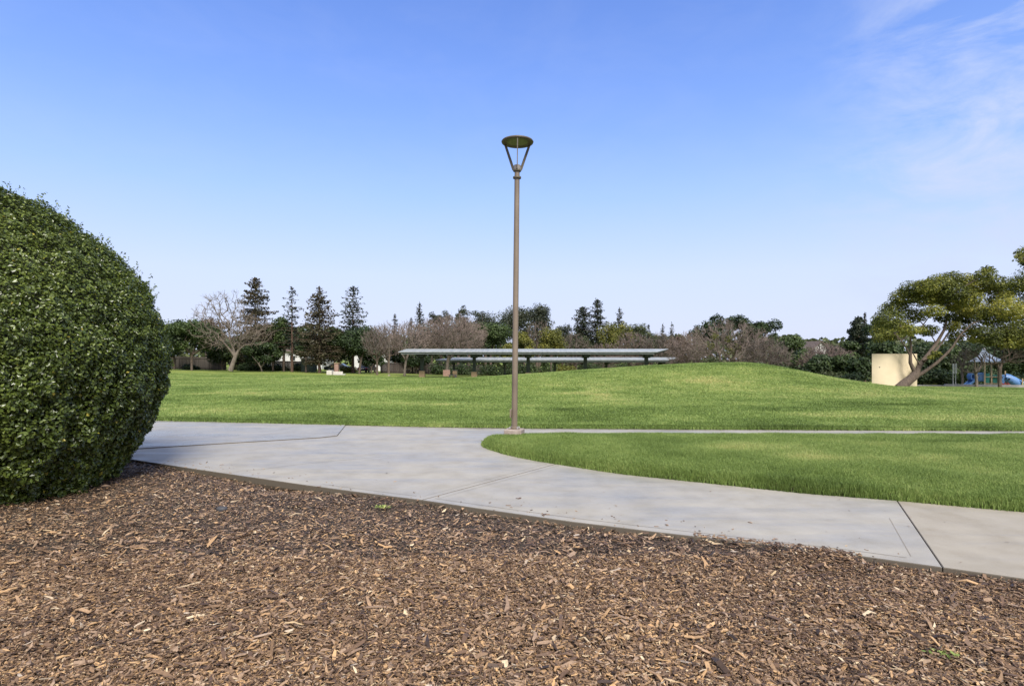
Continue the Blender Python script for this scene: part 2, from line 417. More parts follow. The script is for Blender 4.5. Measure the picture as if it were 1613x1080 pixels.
for poly, wetness, dz in slabs:
    bm = bmesh.new()
    vs = [bm.verts.new((p[0], p[1], dz)) for p in poly]
    f = bm.faces.new(vs)
    if f.normal.z < 0: f.normal_flip()
    bm.normal_update()
    if f.normal.z < 0: f.normal_flip()
    top_edges = list(bm.edges)
    ex = bmesh.ops.extrude_face_region(bm, geom=[f])
    nf = [e for e in ex['geom'] if isinstance(e, bmesh.types.BMFace)]
    for e in ex['geom']:
        if isinstance(e, bmesh.types.BMVert): e.co.z -= .16
    bm.normal_update()
    bmesh.ops.bevel(bm, geom=[e for e in bm.edges if all(abs(v.co.z - dz) < 1e-5 for v in e.verts)], offset=.004, segments=2, affect='EDGES')
    cks = bm_chunks(bm)
    for V_, F_ in cks:
        nrm = np.cross(V_[F_[:, 1]] - V_[F_[:, 0]], V_[F_[:, 2]] - V_[F_[:, 0]]); nz = np.abs(unit(nrm)[:, 2])
        chunks.append((V_, F_)); tints.append(np.where(nz < .45, 3.0, wetness))
def strip(pts, w, t_=2.45):      # a shallow tooled line: a narrow sheet 2 mm above the slab
    pts = np.array(pts); d = unit(np.gradient(pts, axis=0)); nn = np.stack([-d[:, 1], d[:, 0]], 1) * w / 2; m = len(pts)
    V = np.concatenate([np.c_[pts - nn, np.full(m, .002)], np.c_[pts + nn, np.full(m, .002)]]); i_ = np.arange(m - 1)
    chunks.append((V, np.stack([i_, i_ + 1, i_ + 1 + m, i_ + m], 1))); tints.append(np.full(m - 1, t_))
fx = np.linspace(-2.2, 4.0, 60); fl = np.stack([fx, front_y(fx)], 1)
fl[1:-1] = (fl[:-2] + fl[1:-1] * 2 + fl[2:]) / 4
ln = lambda a, b, n=12: [a + (b - a) * q for q in np.linspace(0, 1, n)]
off = fl + np.array([.045, .10]); strip(off[(off[:, 0] < G(665, 787)[0] - .05)], .005, 2.3); strip(off[(off[:, 0] > G(665, 787)[0] + .12) & (off[:, 0] < G(1485, 893)[0] - .12)], .006, 2.4)
for o_, q0, q1 in ((-.09, .05, .97), (.10, .05, .97)):
    a_, b_ = sh(J1a, J1b, o_); strip(ln(a_ + (b_ - a_) * q0, a_ + (b_ - a_) * q1), .004, 2.3)
a_, b_ = sh(J2a, J2b, .16); strip(ln(a_ + (b_ - a_) * .08, a_ + (b_ - a_) * .62), .005, 2.35)
strip([G(*q) for q in ((372, 742), (410, 739), (450, 733.5), (500, 728), (545, 724), (600, 719))], .006, 2.3)
strip([G(*q) for q in ((265, 672), (330, 675.5), (400, 678.5), (470, 682.5), (520, 687))], .012, 2.25)
path = obj('path', chunks, M['path'], tint=np.concatenate(tints))
tag(path, 'pale damp concrete footpath forking around the grass island', 'path', kind='structure')

# ------------------------------------------------------------------ ground, lawn sheets
def grid(xs, Y, Z):
    n, m = Y.shape
    V = np.stack([np.repeat(xs[:, None], m, 1), Y, Z], 2).reshape(-1, 3)
    i = np.arange(n - 1)[:, None] * m + np.arange(m - 1)[None]
    return V, np.stack([i, i + m, i + m + 1, i + 1], 2).reshape(-1, 4)
xs = np.concatenate([-np.geomspace(300, 40, 14), np.linspace(-38, 38, 110), np.geomspace(40, 300, 14)])
ts = np.concatenate([np.linspace(-40, 0, 6), np.geomspace(.5, 60, 60), np.geomspace(66, 600, 14)])
Yg = np.repeat(ts[None] + 12, len(xs), 0)
gz = np.where(Yg < 14, -.17, terrain(np.repeat(xs[:, None], len(ts), 1), Yg) - .12)
gz[Yg < 14] = -.17
ground = obj('ground', [grid(xs, Yg, gz)], M['earth'], smooth=True)
tag(ground, 'bare brown earth under the lawn and beds', 'ground', kind='structure')
tt = np.concatenate([[0, .0, .03, .06], np.geomspace(.12, 100, 150), np.geomspace(105, 500, 10)])
Yl = rear_y(xs)[:, None] + tt[None]
Zl = terrain(np.repeat(xs[:, None], len(tt), 1), Yl) + .012 + .03 * np.clip(tt[None] / .06, .2, 1)
Zl[:, 0] = -.15; Yl[:, 0] += .0
lawn = obj('lawn', [grid(xs, Yl, Zl)], M['turf'], smooth=True)
tag(lawn, 'wide green park lawn with a grassy mound', 'lawn', kind='structure')
# island turf, crowned towards its back edge
def isl_z(x, y):
    d = edge_dist(ISL[:-2], x, y, closed=False)
    s = np.clip(d / .9, 0, 1); s = s * s * (3 - 2 * s)
    return .015 + .065 * np.sqrt(np.clip(d / .10, 0, 1)) + .03 * s + .03 * (fbm(x * 1.9, y * 1.9, 7.7, 2) - .5) * np.clip(d / .1, 0, 1) + .045 * np.clip((y - 5) / 5, 0, 1) * np.clip(d / .25, 0, 1)
bm = bmesh.new()
gx = np.arange(-.7, 26, .16); gy = np.arange(3.3, 10, .16)
X2, Y2 = [q.ravel() for q in np.meshgrid(gx, gy, indexing='ij')]
ok = inside(ISL, X2, Y2); Zi = isl_z(X2, Y2)
ny = len(gy)
idx = np.arange(len(gx) - 1)[:, None] * ny + np.arange(ny - 1)[None]
q4 = np.stack([idx, idx + ny, idx + ny + 1, idx + 1], 2).reshape(-1, 4)
q4 = q4[ok[q4].any(1)]
# snap outside corners to the border
for i in np.unique(q4[~ok[q4]]):
    best = None
    for k in range(len(ISL)):
        A, B = ISL[k], ISL[(k + 1) % len(ISL)]; ab = B - A
        t_ = np.clip(((X2[i] - A[0]) * ab[0] + (Y2[i] - A[1]) * ab[1]) / (ab @ ab + 1e-12), 0, 1); p = A + t_ * ab
        dd = np.hypot(*(p - np.array([X2[i], Y2[i]])))
        if best is None or dd < best[0]: best = (dd, p)
    X2[i], Y2[i] = best[1]; Zi[i] = -.02
isl = obj('grass_island', [(np.stack([X2, Y2, Zi], 1), q4)], M['turf'], smooth=True)
tag(isl, 'rounded green grass island between the two footpaths', 'lawn', kind='structure')
bm.free()

# ------------------------------------------------------------------ grass blades
def blades(x, y, z, w, h, tint, lean=.35):
    n = len(x); a = R.uniform(0, 2 * np.pi, n); la = R.uniform(0, 2 * np.pi, n); ll = np.abs(R.normal(0, lean, n)) * h
    bx, by = np.cos(a) * w / 2, np.sin(a) * w / 2
    lx, ly = np.cos(la) * ll, np.sin(la) * ll
    V = np.stack([np.stack([x - bx, y - by, z - .01], 1), np.stack([x + bx, y + by, z - .01], 1),
                  np.stack([x + bx * .8 + lx * .35, y + by * .8 + ly * .35, z + h * .6], 1), np.stack([x - bx * .8 + lx * .35, y - by * .8 + ly * .35, z + h * .6], 1),
                  np.stack([x + lx, y + ly, z + h], 1)], 1).reshape(-1, 3)
    i = np.arange(n)[:, None] * 5
    return [(V, i + np.array([[0, 1, 2, 3]])), (V, i + np.array([[3, 2, 4]]))], np.concatenate([tint, tint])
def grass_tint(x, y):
    t = .17 + .64 * fbm(x * .55, y * .8, 3.1) + .40 * (fbm(x * .10, y * .3, 9.7, 2) - .5) + .45 * (fbm(x * 2.0, y * 2.6, 5.5, 2) - .5)
    for px, py, rx, ry, k in [(1120, 605, 1.5, 2.0, .36), (945, 626, .8, 1.6, .42), (1190, 722, .9, .35, .32), (1275, 738, .5, .25, .36), (1085, 585, 2.5, 1.2, .25), (700, 640, .5, .3, .3), (560, 618, 2.5, .8, .2), (1330, 660, 1.2, .35, .25), (880, 648, .7, .3, -.3), (1010, 690, .25, .08, -.4), (430, 632, 2, .5, -.25), (1420, 640, 2.2, .6, -.22), (1500, 712, .5, .12, -.3), (1300, 650, 1.3, .25, -.28), (620, 650, .8, .2, -.25), (820, 640, 4, 1.4, .08), (1500, 628, 5, 2.5, .12), (330, 655, 2.2, .8, .16), (1060, 745, 1.6, .4, .1), (1050, 640, 3, 1., .1)]:
        p = G(px, py, 0.0) if py > 640 else None
        if p is None:
            Ys = np.linspace(13, 45, 200); rows = HY + F * (CH - terrain(PX(px, Ys), Ys)) / Ys
            Y0 = Ys[np.argmin(np.abs(rows - py))]; p = np.array([PX(px, Y0), Y0])
        t = t + k * np.exp(-((x - p[0]) / rx) ** 2 - ((y - p[1]) / ry) ** 2)
    return np.clip(t + R.normal(0, .13, len(x)), 0, 1)
nI = 1400000
x = R.uniform(-.6, 12.5, nI); y = R.uniform(4.2, 9.9, nI)
k = inside(ISL, x, y) & (x < .80 * y + 1.5) & (R.random(nI) < np.clip((8.0 / y) ** 2, 0, 1)); x, y = x[k], y[k]
d = edge_dist(ISL[:-2], x, y, closed=False)
h = R.uniform(.022, .05, len(x)) * (.6 + .8 * fbm(x * 2.3, y * 2.3, 2.2, 3)) * np.where(d < .18, 1.15, 1)
ck, tn = blades(x, y, isl_z(x, y), R.uniform(.0025, .0052, len(x)), h, grass_tint(x, y), .6)
# overhanging fringe along the island's border
seg = np.array(isl_front + isl_back); L = np.linalg.norm(np.diff(seg, axis=0), axis=1); cum = np.concatenate([[0], np.cumsum(L)])
s = R.uniform(0, cum[-1], 26000); sx = np.interp(s, cum, seg[:, 0]); sy = np.interp(s, cum, seg[:, 1])
sx += R.normal(0, .014, len(s)); sy += R.normal(0, .014, len(s))
ck2, tn2 = blades(sx, sy, np.full(len(s), .002), R.uniform(.004, .008, len(s)), R.uniform(.025, .07, len(s)), np.clip(grass_tint(sx, sy) - .05, 0, 1), .5)
o = obj('island_grass', ck + ck2, M['grass'], tint=np.concatenate([tn, tn2]))
tag(o, 'dense mown grass covering the rounded island beside the lamp', 'grass', kind='stuff')

nL = 1350000
u = R.random(nL); Ymax = 66.0; t = 11.0 * (Ymax / 11.0) ** u          # density falls with the square of distance
px = R.uniform(-120, 1770, nL); x = PX(px, t); y = t
k = y > rear_y(x) + .005; x, y = x[k], y[k]
# extra fringe on the near edge
fx = R.uniform(-11, 13, 60000); fy = rear_y(fx) + R.normal(.03, .06, 60000); x = np.concatenate([x, fx]); y = np.concatenate([y, fy])
sc_ = np.clip(y / 11, .9, 6)
ck, tn = blades(x, y, terrain(x, y) .__add__(.012) + .03 * np.clip((y - rear_y(x)) / .06, .2, 1), R.uniform(.007, .013, len(x)) * sc_ ** 1.15, R.uniform(.022, .05, len(x)) * (.45 + 1.1 * fbm(x * .7, y * 1.1, 1.2, 3)), grass_tint(x, y), .8)
o = obj('lawn_grass', ck, M['grass'], tint=tn)
tag(o, 'mown grass of the wide lawn and mound beyond the path', 'grass', kind='stuff')

# ------------------------------------------------------------------ mulch bed
ex_x = np.array([-16, -5.4, -5.0, -4.0, -3.1, -2.6, -2.2, -1.4, -.9, -.3, .6, 1.4, 1.9, 2.05, 2.45, 2.6, 3.0, 3.5, 4.5, 8])
ex_d = np.array([.02, .035, .045, .06, .085, .10, .065, .03, .04, .055, .05, .035, .02, -.012, -.008, .05, .055, .025, .03, .03])
def bed_z(x, y):
    d = front_y(x) - y
    e = np.interp(x, ex_x, ex_d)
    t = np.clip(d / .5, 0, 1); t = t * t * (3 - 2 * t)
    base = -.045 + .05 * (fbm(x * .8, y * .8, 4.4, 3) - .5) + .035 * (fbm(x * 3.1, y * 3.1, 8.1, 2) - .5)
    return (-e) * (1 - t) + base * t
gx = np.linspace(-13, 6.5, 200); tt = np.concatenate([np.linspace(0, 1.2, 24), np.linspace(1.26, 11, 90)])
Yb = front_y(gx)[:, None] + .02 - tt[None]
Zb = bed_z(np.repeat(gx[:, None], len(tt), 1).ravel(), Yb.ravel()).reshape(Yb.shape) - .012
Zb[:, 0] = -.17
bed = obj('mulch_bed', [grid(gx, Yb, Zb)], M['earth'], smooth=True)
tag(bed, 'dark damp soil of the mulched planting bed', 'ground', kind='structure')

def chips(n, ylo, yhi, lmed, thick):
    yy = np.sqrt(R.uniform(ylo ** 2, yhi ** 2, n)); xx = yy * R.uniform(-1.1, 1.1, n)
    k = (yy < front_y(xx) - .004) & (xx > -12); xx, yy = xx[k], yy[k]
    return place_chips(xx, yy, None, lmed, thick)
def place_chips(xx, yy, z, lmed, thick):
    n = len(xx)
    Lc = np.clip(lmed * np.exp(R.normal(0, .55, n)), .010, .15)
    W = np.clip(Lc * R.uniform(.09, .38, n), .0025, .02); W = np.where(R.random(n) < .05, np.minimum(Lc * .75, .03), W)
    T = R.uniform(.0015, .005, n)
    a = R.uniform(0, 2 * np.pi, n)
    tilt = R.normal(0, .19, n); roll = R.normal(0, .34, n)
    lift = np.abs(R.normal(0, .013, n)) + np.abs(np.sin(tilt)) * Lc * .3
    zz = (bed_z(xx, yy) if z is None else z) + lift * (1 if z is None else .15)
    if z is not None: tilt *= .1; roll *= .15
    d = np.stack([np.cos(a) * np.cos(tilt), np.sin(a) * np.cos(tilt), np.sin(tilt)], 1)
    s = np.stack([-np.sin(a) * np.cos(roll), np.cos(a) * np.cos(roll), np.sin(roll)], 1)
    up = unit(np.cross(d, s)); C = np.stack([xx, yy, zz], 1)
    bend = (R.normal(0, .09, n) * Lc)[:, None]; sk = (R.normal(0, .13, n) * Lc)[:, None]
    hl = (Lc / 2)[:, None]; hw = (W / 2)[:, None]
    e1 = R.uniform(.25, 1, (n, 1)); e2 = R.uniform(.25, 1, (n, 1))
    p = [C - d * hl - s * hw * e1 + s * sk, C - d * hl * .9 + s * hw * e1 + s * sk, C + s * hw + up * bend, C - s * hw + up * bend,
         C + d * hl * .9 - s * hw * e2, C + d * hl + s * hw * e2]
    tint = np.clip(.36 + .62 * (R.beta(1.0, 1.35, n) - .40) + .16 * (fbm(xx * 1.2, yy * 1.2, 6.6, 2) - .5), 0, 1)
    if z is None: tint = np.clip(tint - .16 * np.exp(-(front_y(xx) - yy) / .5) * fbm(xx * 1.5, yy * 1.5, 2.7, 2) * 1.6, 0, 1)      # damp chips along the concrete
    lucky = R.random(n); tint = np.where(lucky < .05, R.uniform(.84, .99, n), tint); tint = np.where(lucky > .90, R.uniform(0, .1, n), tint)
    if thick:
        dn = up * T[:, None]
        V = np.stack(p + [v - dn for v in p], 1).reshape(-1, 3); i = np.arange(n)[:, None] * 12
        q = np.array([[0, 3, 2, 1], [3, 4, 5, 2], [0, 6, 9, 3], [3, 9, 10, 4], [4, 10, 11, 5], [5, 11, 8, 2], [2, 8, 7, 1], [1, 7, 6, 0]])
        Fc = (i[:, None, :] + q[None]).reshape(-1, 4); return (V, Fc), np.repeat(tint, 8)
    V = np.stack(p, 1).reshape(-1, 3); i = np.arange(n)[:, None] * 6
    q = np.array([[0, 3, 2, 1], [3, 4, 5, 2]]); Fc = (i[:, None, :] + q[None]).reshape(-1, 4)
    return (V, Fc), np.repeat(tint, 2)
A = [chips(260000, 1.7, 4.3, .0165, True), chips(390000, 4.1, 9.4, .0185, False), chips(7000, 1.7, 5.0, .05, True), chips(220, 1.7, 6.0, .13, True)]
# chips spilled onto the concrete
s = R.normal(0, 1, 420); ex = np.concatenate([R.uniform(1.5, 2.6, 300), R.uniform(-5, 3, 120)]); ey = front_y(ex) + np.concatenate([np.abs(R.normal(0, .05, 300)), np.abs(R.normal(0, .25, 120))])
A.append(place_chips(ex, ey, np.full(420, .004), .022, True))
ex = R.uniform(-4.5, 5, 260); ey = front_y(ex) + R.uniform(.05, 3.2, 260); k = ~inside(ISL, ex, ey) & (ey < rear_y(ex)); A.append(place_chips(ex[k], ey[k], np.full(k.sum(), .003), .012, False))
o = obj('wood_chips', [a for a, _ in A], M['chip'], tint=np.concatenate([t for _, t in A]))
tag(o, 'brown and tan wood chip mulch filling the foreground bed', 'mulch', kind='stuff')
# puddle against the concrete edge, stone, weeds
pc = G(437, 768, -.085)
th = np.linspace(0, 2 * np.pi, 40)[:-1]; rr = 1 + .25 * np.sin(3 * th + 1) + .15 * np.sin(5 * th)
V = np.stack([pc[0] + .30 * rr * np.cos(th) , pc[1] - .02 + .085 * rr * np.sin(th) - .30 * rr * np.cos(th) * .47, np.full(39, -.070)], 1)
V = np.vstack([V, [[pc[0], pc[1] - .02, -.070]]])
o = obj('puddle', [(V, np.array([[i, (i + 1) % 39, 39] for i in range(39)]))], M['water'])
tag(o, 'small brown puddle between the mulch and the path edge', 'puddle', kind='structure')
sp = G(349, 803, -.03)
bm = bmesh.new(); bmesh.ops.create_icosphere(bm, subdivisions=3, radius=1)
for v in bm.verts:
    nn = float(fbm(np.array([v.co.x * 1.4]), np.array([v.co.y * 1.4]), v.co.z * 1.4)[0]); v.co *= .75 + .5 * nn
    v.co = Vector((v.co.x * .055, v.co.y * .04, v.co.z * .03))
o = obj('stone', bm_chunks(bm, (sp[0], sp[1], float(bed_z(sp[:1], sp[1:])[0]) + .02)), M['stone'], smooth=True)
tag(o, 'small dark grey stone lying on the mulch near the clipped bush', 'stone')
for (qx, qy, nb, lab) in [(604, 800, 90, 'wide tuft of green weed sprouting near the concrete edge'), (1487, 1034, 36, 'small green weed sprig at the bottom right of the mulch')]:
    p = G(qx, qy, -.04); n = nb; z0 = float(bed_z(p[:1], p[1:])[0])
    cc = np.stack([p[0] + R.normal(0, .045, n), p[1] + R.normal(0, .02, n), z0 + .014 + np.abs(R.normal(0, .012, n))], 1)
    t_ = thing('weed', (p[0], p[1], z0), lab, 'weed', 'weeds in the mulch')
    obj('leaf_tuft', [cards(cc, R.normal(0, .5, (n, 3)) + [0, 0, 1], R.uniform(.02, .04, n), .4)], M['grass'], t_, tint=R.uniform(.4, .9, n))
    obj('stem', [tubes(np.array([[p[0], p[1], z0 - .01]] * 5), np.stack([p[0] + R.normal(0, .03, 5), p[1] + R.normal(0, .015, 5), np.full(5, z0 + .03)], 1), .0015, .001, 4)], M['leaf_mid'], t_, tint=np.full(20, .6))

# ------------------------------------------------------------------ clipped bush
BC = np.array([-6.22, 6.50]); BZ = -.05
prof_z = np.array([0, .15, .35, .8, 1.2, 1.6, 1.97, 2.4, 2.84, 3.16, 3.36, 3.46, 3.49])
prof_r = np.array([1.40, 1.50, 1.66, 1.89, 1.98, 2.0, 1.93, 1.72, 1.36, .97, .60, .26, 0])
def bush_pts(n, front=False):
    z = np.interp(R.random(n), np.linspace(0, 1, 200), np.interp(np.linspace(0, 1, 200), np.cumsum(np.r_[0, np.diff(np.linspace(0, 1, 200))]), np.linspace(0, 1, 200))) * 3.49
    # area-uniform resampling in height
    zz = np.linspace(0, 3.489, 400); rz = np.interp(zz, prof_z, prof_r); dr = np.gradient(rz, zz)
    w = np.cumsum(np.sqrt(np.minimum(1 + dr ** 2, 30)) * np.maximum(rz, .05)); w /= w[-1]
    z = np.interp(R.random(n), w, zz)
    if front:
        a = math.atan2(-BC[1], -BC[0]) + R.uniform(-1.75, 1.75, n)
    else:
        a = R.uniform(0, 2 * np.pi, n)
    r = np.interp(z, prof_z, prof_r); dr = np.interp(z, zz, dr)
    nr = unit(np.stack([np.cos(a), np.sin(a), -np.clip(dr, -6, 6)], 1))
    P = np.stack([BC[0] + r * np.cos(a), BC[1] + r * np.sin(a), BZ + z], 1)
    b = (fbm(P[:, 0] * 2.0 + 40, P[:, 1] * 2.0 + 40, P[:, 2] * 2.0 + 40, 2) - .5) * .22 + (fbm(P[:, 0] * 11 + 40, P[:, 1] * 11 + 40, P[:, 2] * 11 + 40, 1) - .5) * .10 + (fbm(P[:, 0] * 6 + 40, P[:, 1] * 6 + 40, P[:, 2] * 6 + 40, 1) - .5) * .10
    return P + nr * b[:, None], nr
bt = thing('clipped_bush', (BC[0], BC[1], BZ), 'huge rounded clipped bush with glossy dark green leaves at left', 'bush')
P, nr = bush_pts(150000, True); P2, nr2 = bush_pts(45000)
P = np.vstack([P, P2]); nr = np.vstack([nr, nr2]); n = len(P)
depth = R.exponential(.075, n); depth[R.random(n) < .06] = R.uniform(-.06, 0, (R.random(n) < .06).sum())[:1] if False else depth[R.random(n) < .06][:1]
P = P - nr * depth[:, None]
Nn = nr * .8 + np.array([0, 0, .45]) + R.normal(0, .55, (n, 3))
size = R.uniform(.024, .046, n) * np.interp(P[:, 2], [0, 1.0, 1.8], [1.35, 1.2, 1.0])
tn = np.clip(.40 + .62 * (R.random(n) - .5) + .35 * (fbm(P[:, 0] * 1.2 + 9, P[:, 1] * 1.2 + 9, P[:, 2] * 1.2 + 9, 2) - .5), 0, .93); tn[R.random(n) < .004] = 1.0
lv = cards(P, Nn, size, .62, .08)
# shoots standing out of the clipped surface
P3, nr3 = bush_pts(1100); up = nr3[:, 2] > .15; P3, nr3 = P3[up], nr3[up]
sd = unit(nr3 * .5 + [0, 0, .8] + R.normal(0, .25, (len(P3), 3))); sl = R.uniform(.05, .14, len(P3))
SP = []; SN = []
for q in range(9):
    SP.append(P3 + sd * (sl * (q + 1) / 9)[:, None] + R.normal(0, .008, P3.shape)); SN.append(R.normal(0, 1, P3.shape))
SP = np.vstack(SP); SN = np.vstack(SN)
lv2 = cards(SP, SN, R.uniform(.024, .04, len(SP)), .5, .08)
obj('foliage', [lv, lv2], M['bush'], bt, tint=np.concatenate([np.repeat(tn, 2), np.repeat(R.uniform(.2, .7, len(SP)), 2)]))
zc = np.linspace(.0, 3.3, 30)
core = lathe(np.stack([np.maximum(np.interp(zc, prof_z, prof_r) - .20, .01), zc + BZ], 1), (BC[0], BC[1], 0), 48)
obj('dark_core', [core], M['bushcore'], bt, smooth=True)  # solid dark core added inside the leaves to block light
st = []
for q in range(7):
    a = q * .9; st.append((np.array([BC[0] + .25 * math.cos(a), BC[1] + .25 * math.sin(a), BZ - .02]), np.array([BC[0] + .9 * math.cos(a), BC[1] + .9 * math.sin(a), BZ + 1.2])))
for q, (a_, b2) in enumerate(st): obj('stem', [tubes([a_], [b2], .035, .015, 7)], M['bark'], bt)

# ------------------------------------------------------------------ lamps
def make_lamp(H, label, group, scale_parts=True):
    t = thing('park_lamp', (0, 0, 0), label, 'lamp', group)
    hz = H - .10                                   # underside of the hat
    ph = hz - .46                                  # top of the pole
    obj('footing', bevel_box((0, 0, .01), (.295, .295, .38), .012, -.22), M['block'], t)
    pl = obj('pole', polytube([(0, 0, .18), (0, 0, 1.5), (0, 0, 3.), (0, 0, ph)], [.050, .048, .0465, .043], 24), M['pole'], t, smooth=True)
    obj('base_ring', [lathe([(.053, .214), (.068, .214), (.068, .235), (.053, .245)], n=24)], M['pole'], pl)
    obj('hand_hole_cover', bevel_box((-.066, -.01, .46), (.03, .06, .14), .006), M['pole'], pl)
    bp = obj('base_plate', bevel_box((0, 0, .206), (.17, .17, .014), .004, -.22), M['pole'], t)
    for sx in (-.064, .064):
        for sy in (-.064, .064):
            c, s = math.cos(-.22), math.sin(-.22); obj('bolt', [lathe([(0, .238), (.010, .238), (.012, .230), (.012, .212)], (sx * c - sy * s, sx * s + sy * c, 0), 6)], M['galv'], bp)
    for z in (ph - .12, ph + .0):
        obj('collar', [lathe([(.048, z - .014), (.068, z - .014), (.070, z), (.068, z + .014), (.048, z + .014)], n=24)], M['lampdark'], t, smooth=False)
    obj('hub', [lathe([(.0, ph), (.058, ph + .002), (.06, ph + .03), (.058, ph + .085), (.03, ph + .095), (0, ph + .095)], n=24)], M['arm'], t, smooth=False)
    for k in range(3):
        a = -math.pi / 2 + k * 2 * math.pi / 3
        r0, r1 = .045, .245; z0, z1 = ph + .045, hz + .012
        c, s = math.cos(a), math.sin(a); w = .008
        # a flat bar standing edge-on to the radius
        V = []
        for (r, z, hw) in ((r0, z0 - .03, 0), (r0 + .045, z0 - .03, 0), (r1 + .012, z1, 0), (r1 - .028, z1, 0)):
            for sg in (-1, 1): V.append((c * r - s * w * sg, s * r + c * w * sg, z))
        V = np.array(V)
        Fc = np.array([[0, 2, 4, 6], [1, 7, 5, 3], [0, 1, 3, 2], [2, 3, 5, 4], [4, 5, 7, 6], [6, 7, 1, 0]])
        obj('arm', [(V, Fc)], M['arm'] if k == 0 else M['lampdark'], t)
    hat = obj('lamp_hood', [lathe([(.175, hz + .022), (.20, hz + .016), (.245, hz), (.264, hz + .004), (.27, hz + .02), (.26, hz + .035), (.16, hz + .075), (.05, hz + .10), (0, hz + .104)], n=48)], M['lampdark'], t, smooth=True)
    obj('louvre', [lathe([(0, hz + .018), (.06, hz + .018), (.12, hz + .018), (.176, hz + .02)], n=48)], M['lens'], hat)
    return t
LY = 9.58
lamp = make_lamp(PZ(212.5, LY - .1) - .02, 'tall bronze park lamp with a flat round hood beside the footpath', 'park lamps')
lamp.location = (PX(810.0, LY), LY, .02)
lamp.rotation_euler = (0, math.radians(.62), 0)
for (qx, top, Y, lab) in [(613, 539.5, 72, 'distant slim park lamp in front of the bare trees left of the canopies'), (908.5, 571, 93, 'short far lamp beneath the canopy roofs, right of the tall lamp'), (1179, 560.5, 66, 'far lamp whose round head shows just above the mound')]:
    c = copy_tree(lamp); X = PX(qx, Y); z0 = tz(X, Y)
    Hn = PZ(top, Y) - z0; base = 5.17
    c.location = (X, Y, z0); c.rotation_euler = (0, 0, 0); s = Hn / base
    c.scale = (max(s, .8), max(s, .8), s); c['label'] = lab

# ------------------------------------------------------------------ solar canopies
def canopy(nl, nr_, fl, fr, Yn, Yf, yn, yf, cols, ped, label):
    zn, zf = PZ(yn, Yn), PZ(yf, Yf)
    C4 = np.array([[PX(nl, Yn), Yn, zn], [PX(nr_, Yn), Yn, zn], [PX(fr, Yf), Yf, zf], [PX(fl, Yf), Yf, zf]])
    mid = C4.mean(0); X0 = mid[0]; Ym = (Yn + Yf) / 2; zm = (zn + zf) / 2
    t = thing('canopy_shelter', (X0, Ym, tz(X0, Ym)), label, 'shelter', 'long flat roofed canopies behind the lawn')
    def slab(c4, up, dn):
        V = np.vstack([c4 + [0, 0, up], c4 + [0, 0, -dn]])
        return V, np.array([[0, 1, 2, 3], [7, 6, 5, 4], [0, 4, 5, 1], [1, 5, 6, 2], [2, 6, 7, 3], [3, 7, 4, 0]])
    obj('roof', [slab(C4, .0, .05)], M['roof'], t)
    i4 = C4 + np.array([[.3, .12, 0], [-.3, .12, 0], [-.3, -.1, 0], [.3, -.1, 0]])
    obj('fascia', [slab(i4, -.053, .27)], M['fascia'], t)
    for f_ in (.25, .75):
        a = C4[0] * (1 - f_) + C4[3] * f_; b = C4[1] * (1 - f_) + C4[2] * f_
        c = (a + b) / 2; obj('purlin', [box((c[0], c[1], c[2] - .38), (np.linalg.norm(b - a) * .86, .14, .2))], M['steel'], t)
    for qx in cols:
        X = PX(qx, Ym); z0 = tz(X, Ym)
        cl = obj('column', [box((X, Ym, (z0 + zm - .3) / 2), (.40 if ped else .3, .36 if ped else .3, zm - .3 - z0))], M['steel'], t)
        ang = math.atan2(zf - zn, Yf - Yn); hl = (Yf - Yn) * .36
        V, Fc = box((0, 0, 0), (.62 if ped else .4, 2 * hl, .34)); V[:, 2] += V[:, 1] * math.tan(ang) ; V += [X, Ym, zm - .46 if ped else zm - .44]
        obj('bracket', [(V, Fc)], M['steel'], cl)
        obj('column_head', [box((X, Ym - .05, zm - .66), (.80 if ped else .5, .70, .5))], M['steel'], cl)
        if ped: obj('pedestal', bevel_box((X, Ym, z0 + .36), (.68, .68, .84), .02), M['tanblock'], cl)
    return t
canopy(627, 1035, 640, 1053, 65, 71, 554.0, 549.3, [665, 747, 832, 922, 1018], True, 'longer nearer canopy with a flat pale roof on five dark columns')
canopy(684, 1056, 716, 1069, 82, 88, 566.6, 562.6, [715, 795, 874, 955, 1040], False, 'lower canopy with a flat pale roof standing behind the longer one')

# ------------------------------------------------------------------ trees
def arbor(targets, roots, par, bf=.45):
    """grow a tree through the target points: each joins the node that is nearest by distance plus path length"""
    P = [np.array(p, float) for p in roots]; pa = list(par); plen = [0.0]
    for i in range(1, len(P)): plen.append(plen[pa[i]] + np.linalg.norm(P[i] - P[pa[i]]))
    n0 = len(P); n = n0 + len(targets)
    A = np.zeros((n, 3)); A[:n0] = P; pl = np.zeros(n); pl[:n0] = plen; pa = pa + [0] * len(targets)
    pl[:max(1, n0 - 1)] += 0
    end = A[n0 - 1]; order = np.argsort(np.linalg.norm(targets - end, axis=1))
    lo = max(0, n0 // 3)
    for k, ti_ in enumerate(order):
        m = n0 + k; d = np.linalg.norm(A[lo:m] - targets[ti_], axis=1); c = d + bf * pl[lo:m]
        j = lo + int(np.argmin(c)); A[m] = targets[ti_]; pa[m] = j; pl[m] = pl[j] + d[j - lo]
    return A, np.array(pa)
def radii(A, pa, r0, rt, ex=.5):
    n = len(A); cnt = np.zeros(n)
    kids = np.zeros(n, int)
    for i in range(1, n): kids[pa[i]] += 1
    cnt[kids == 0] = 1
    for i in range(n - 1, 0, -1): cnt[pa[i]] += cnt[i]
    return rt + (r0 - rt) * ((cnt - 1) / max(cnt.max() - 1, 1)) ** ex
def skeleton(A, pa, rad, n=5):
    i = np.arange(1, len(A)); return tubes(A[pa[i]], A[i], np.minimum(rad[pa[i]], rad[i] * 1.6 + .01), rad[i], n)
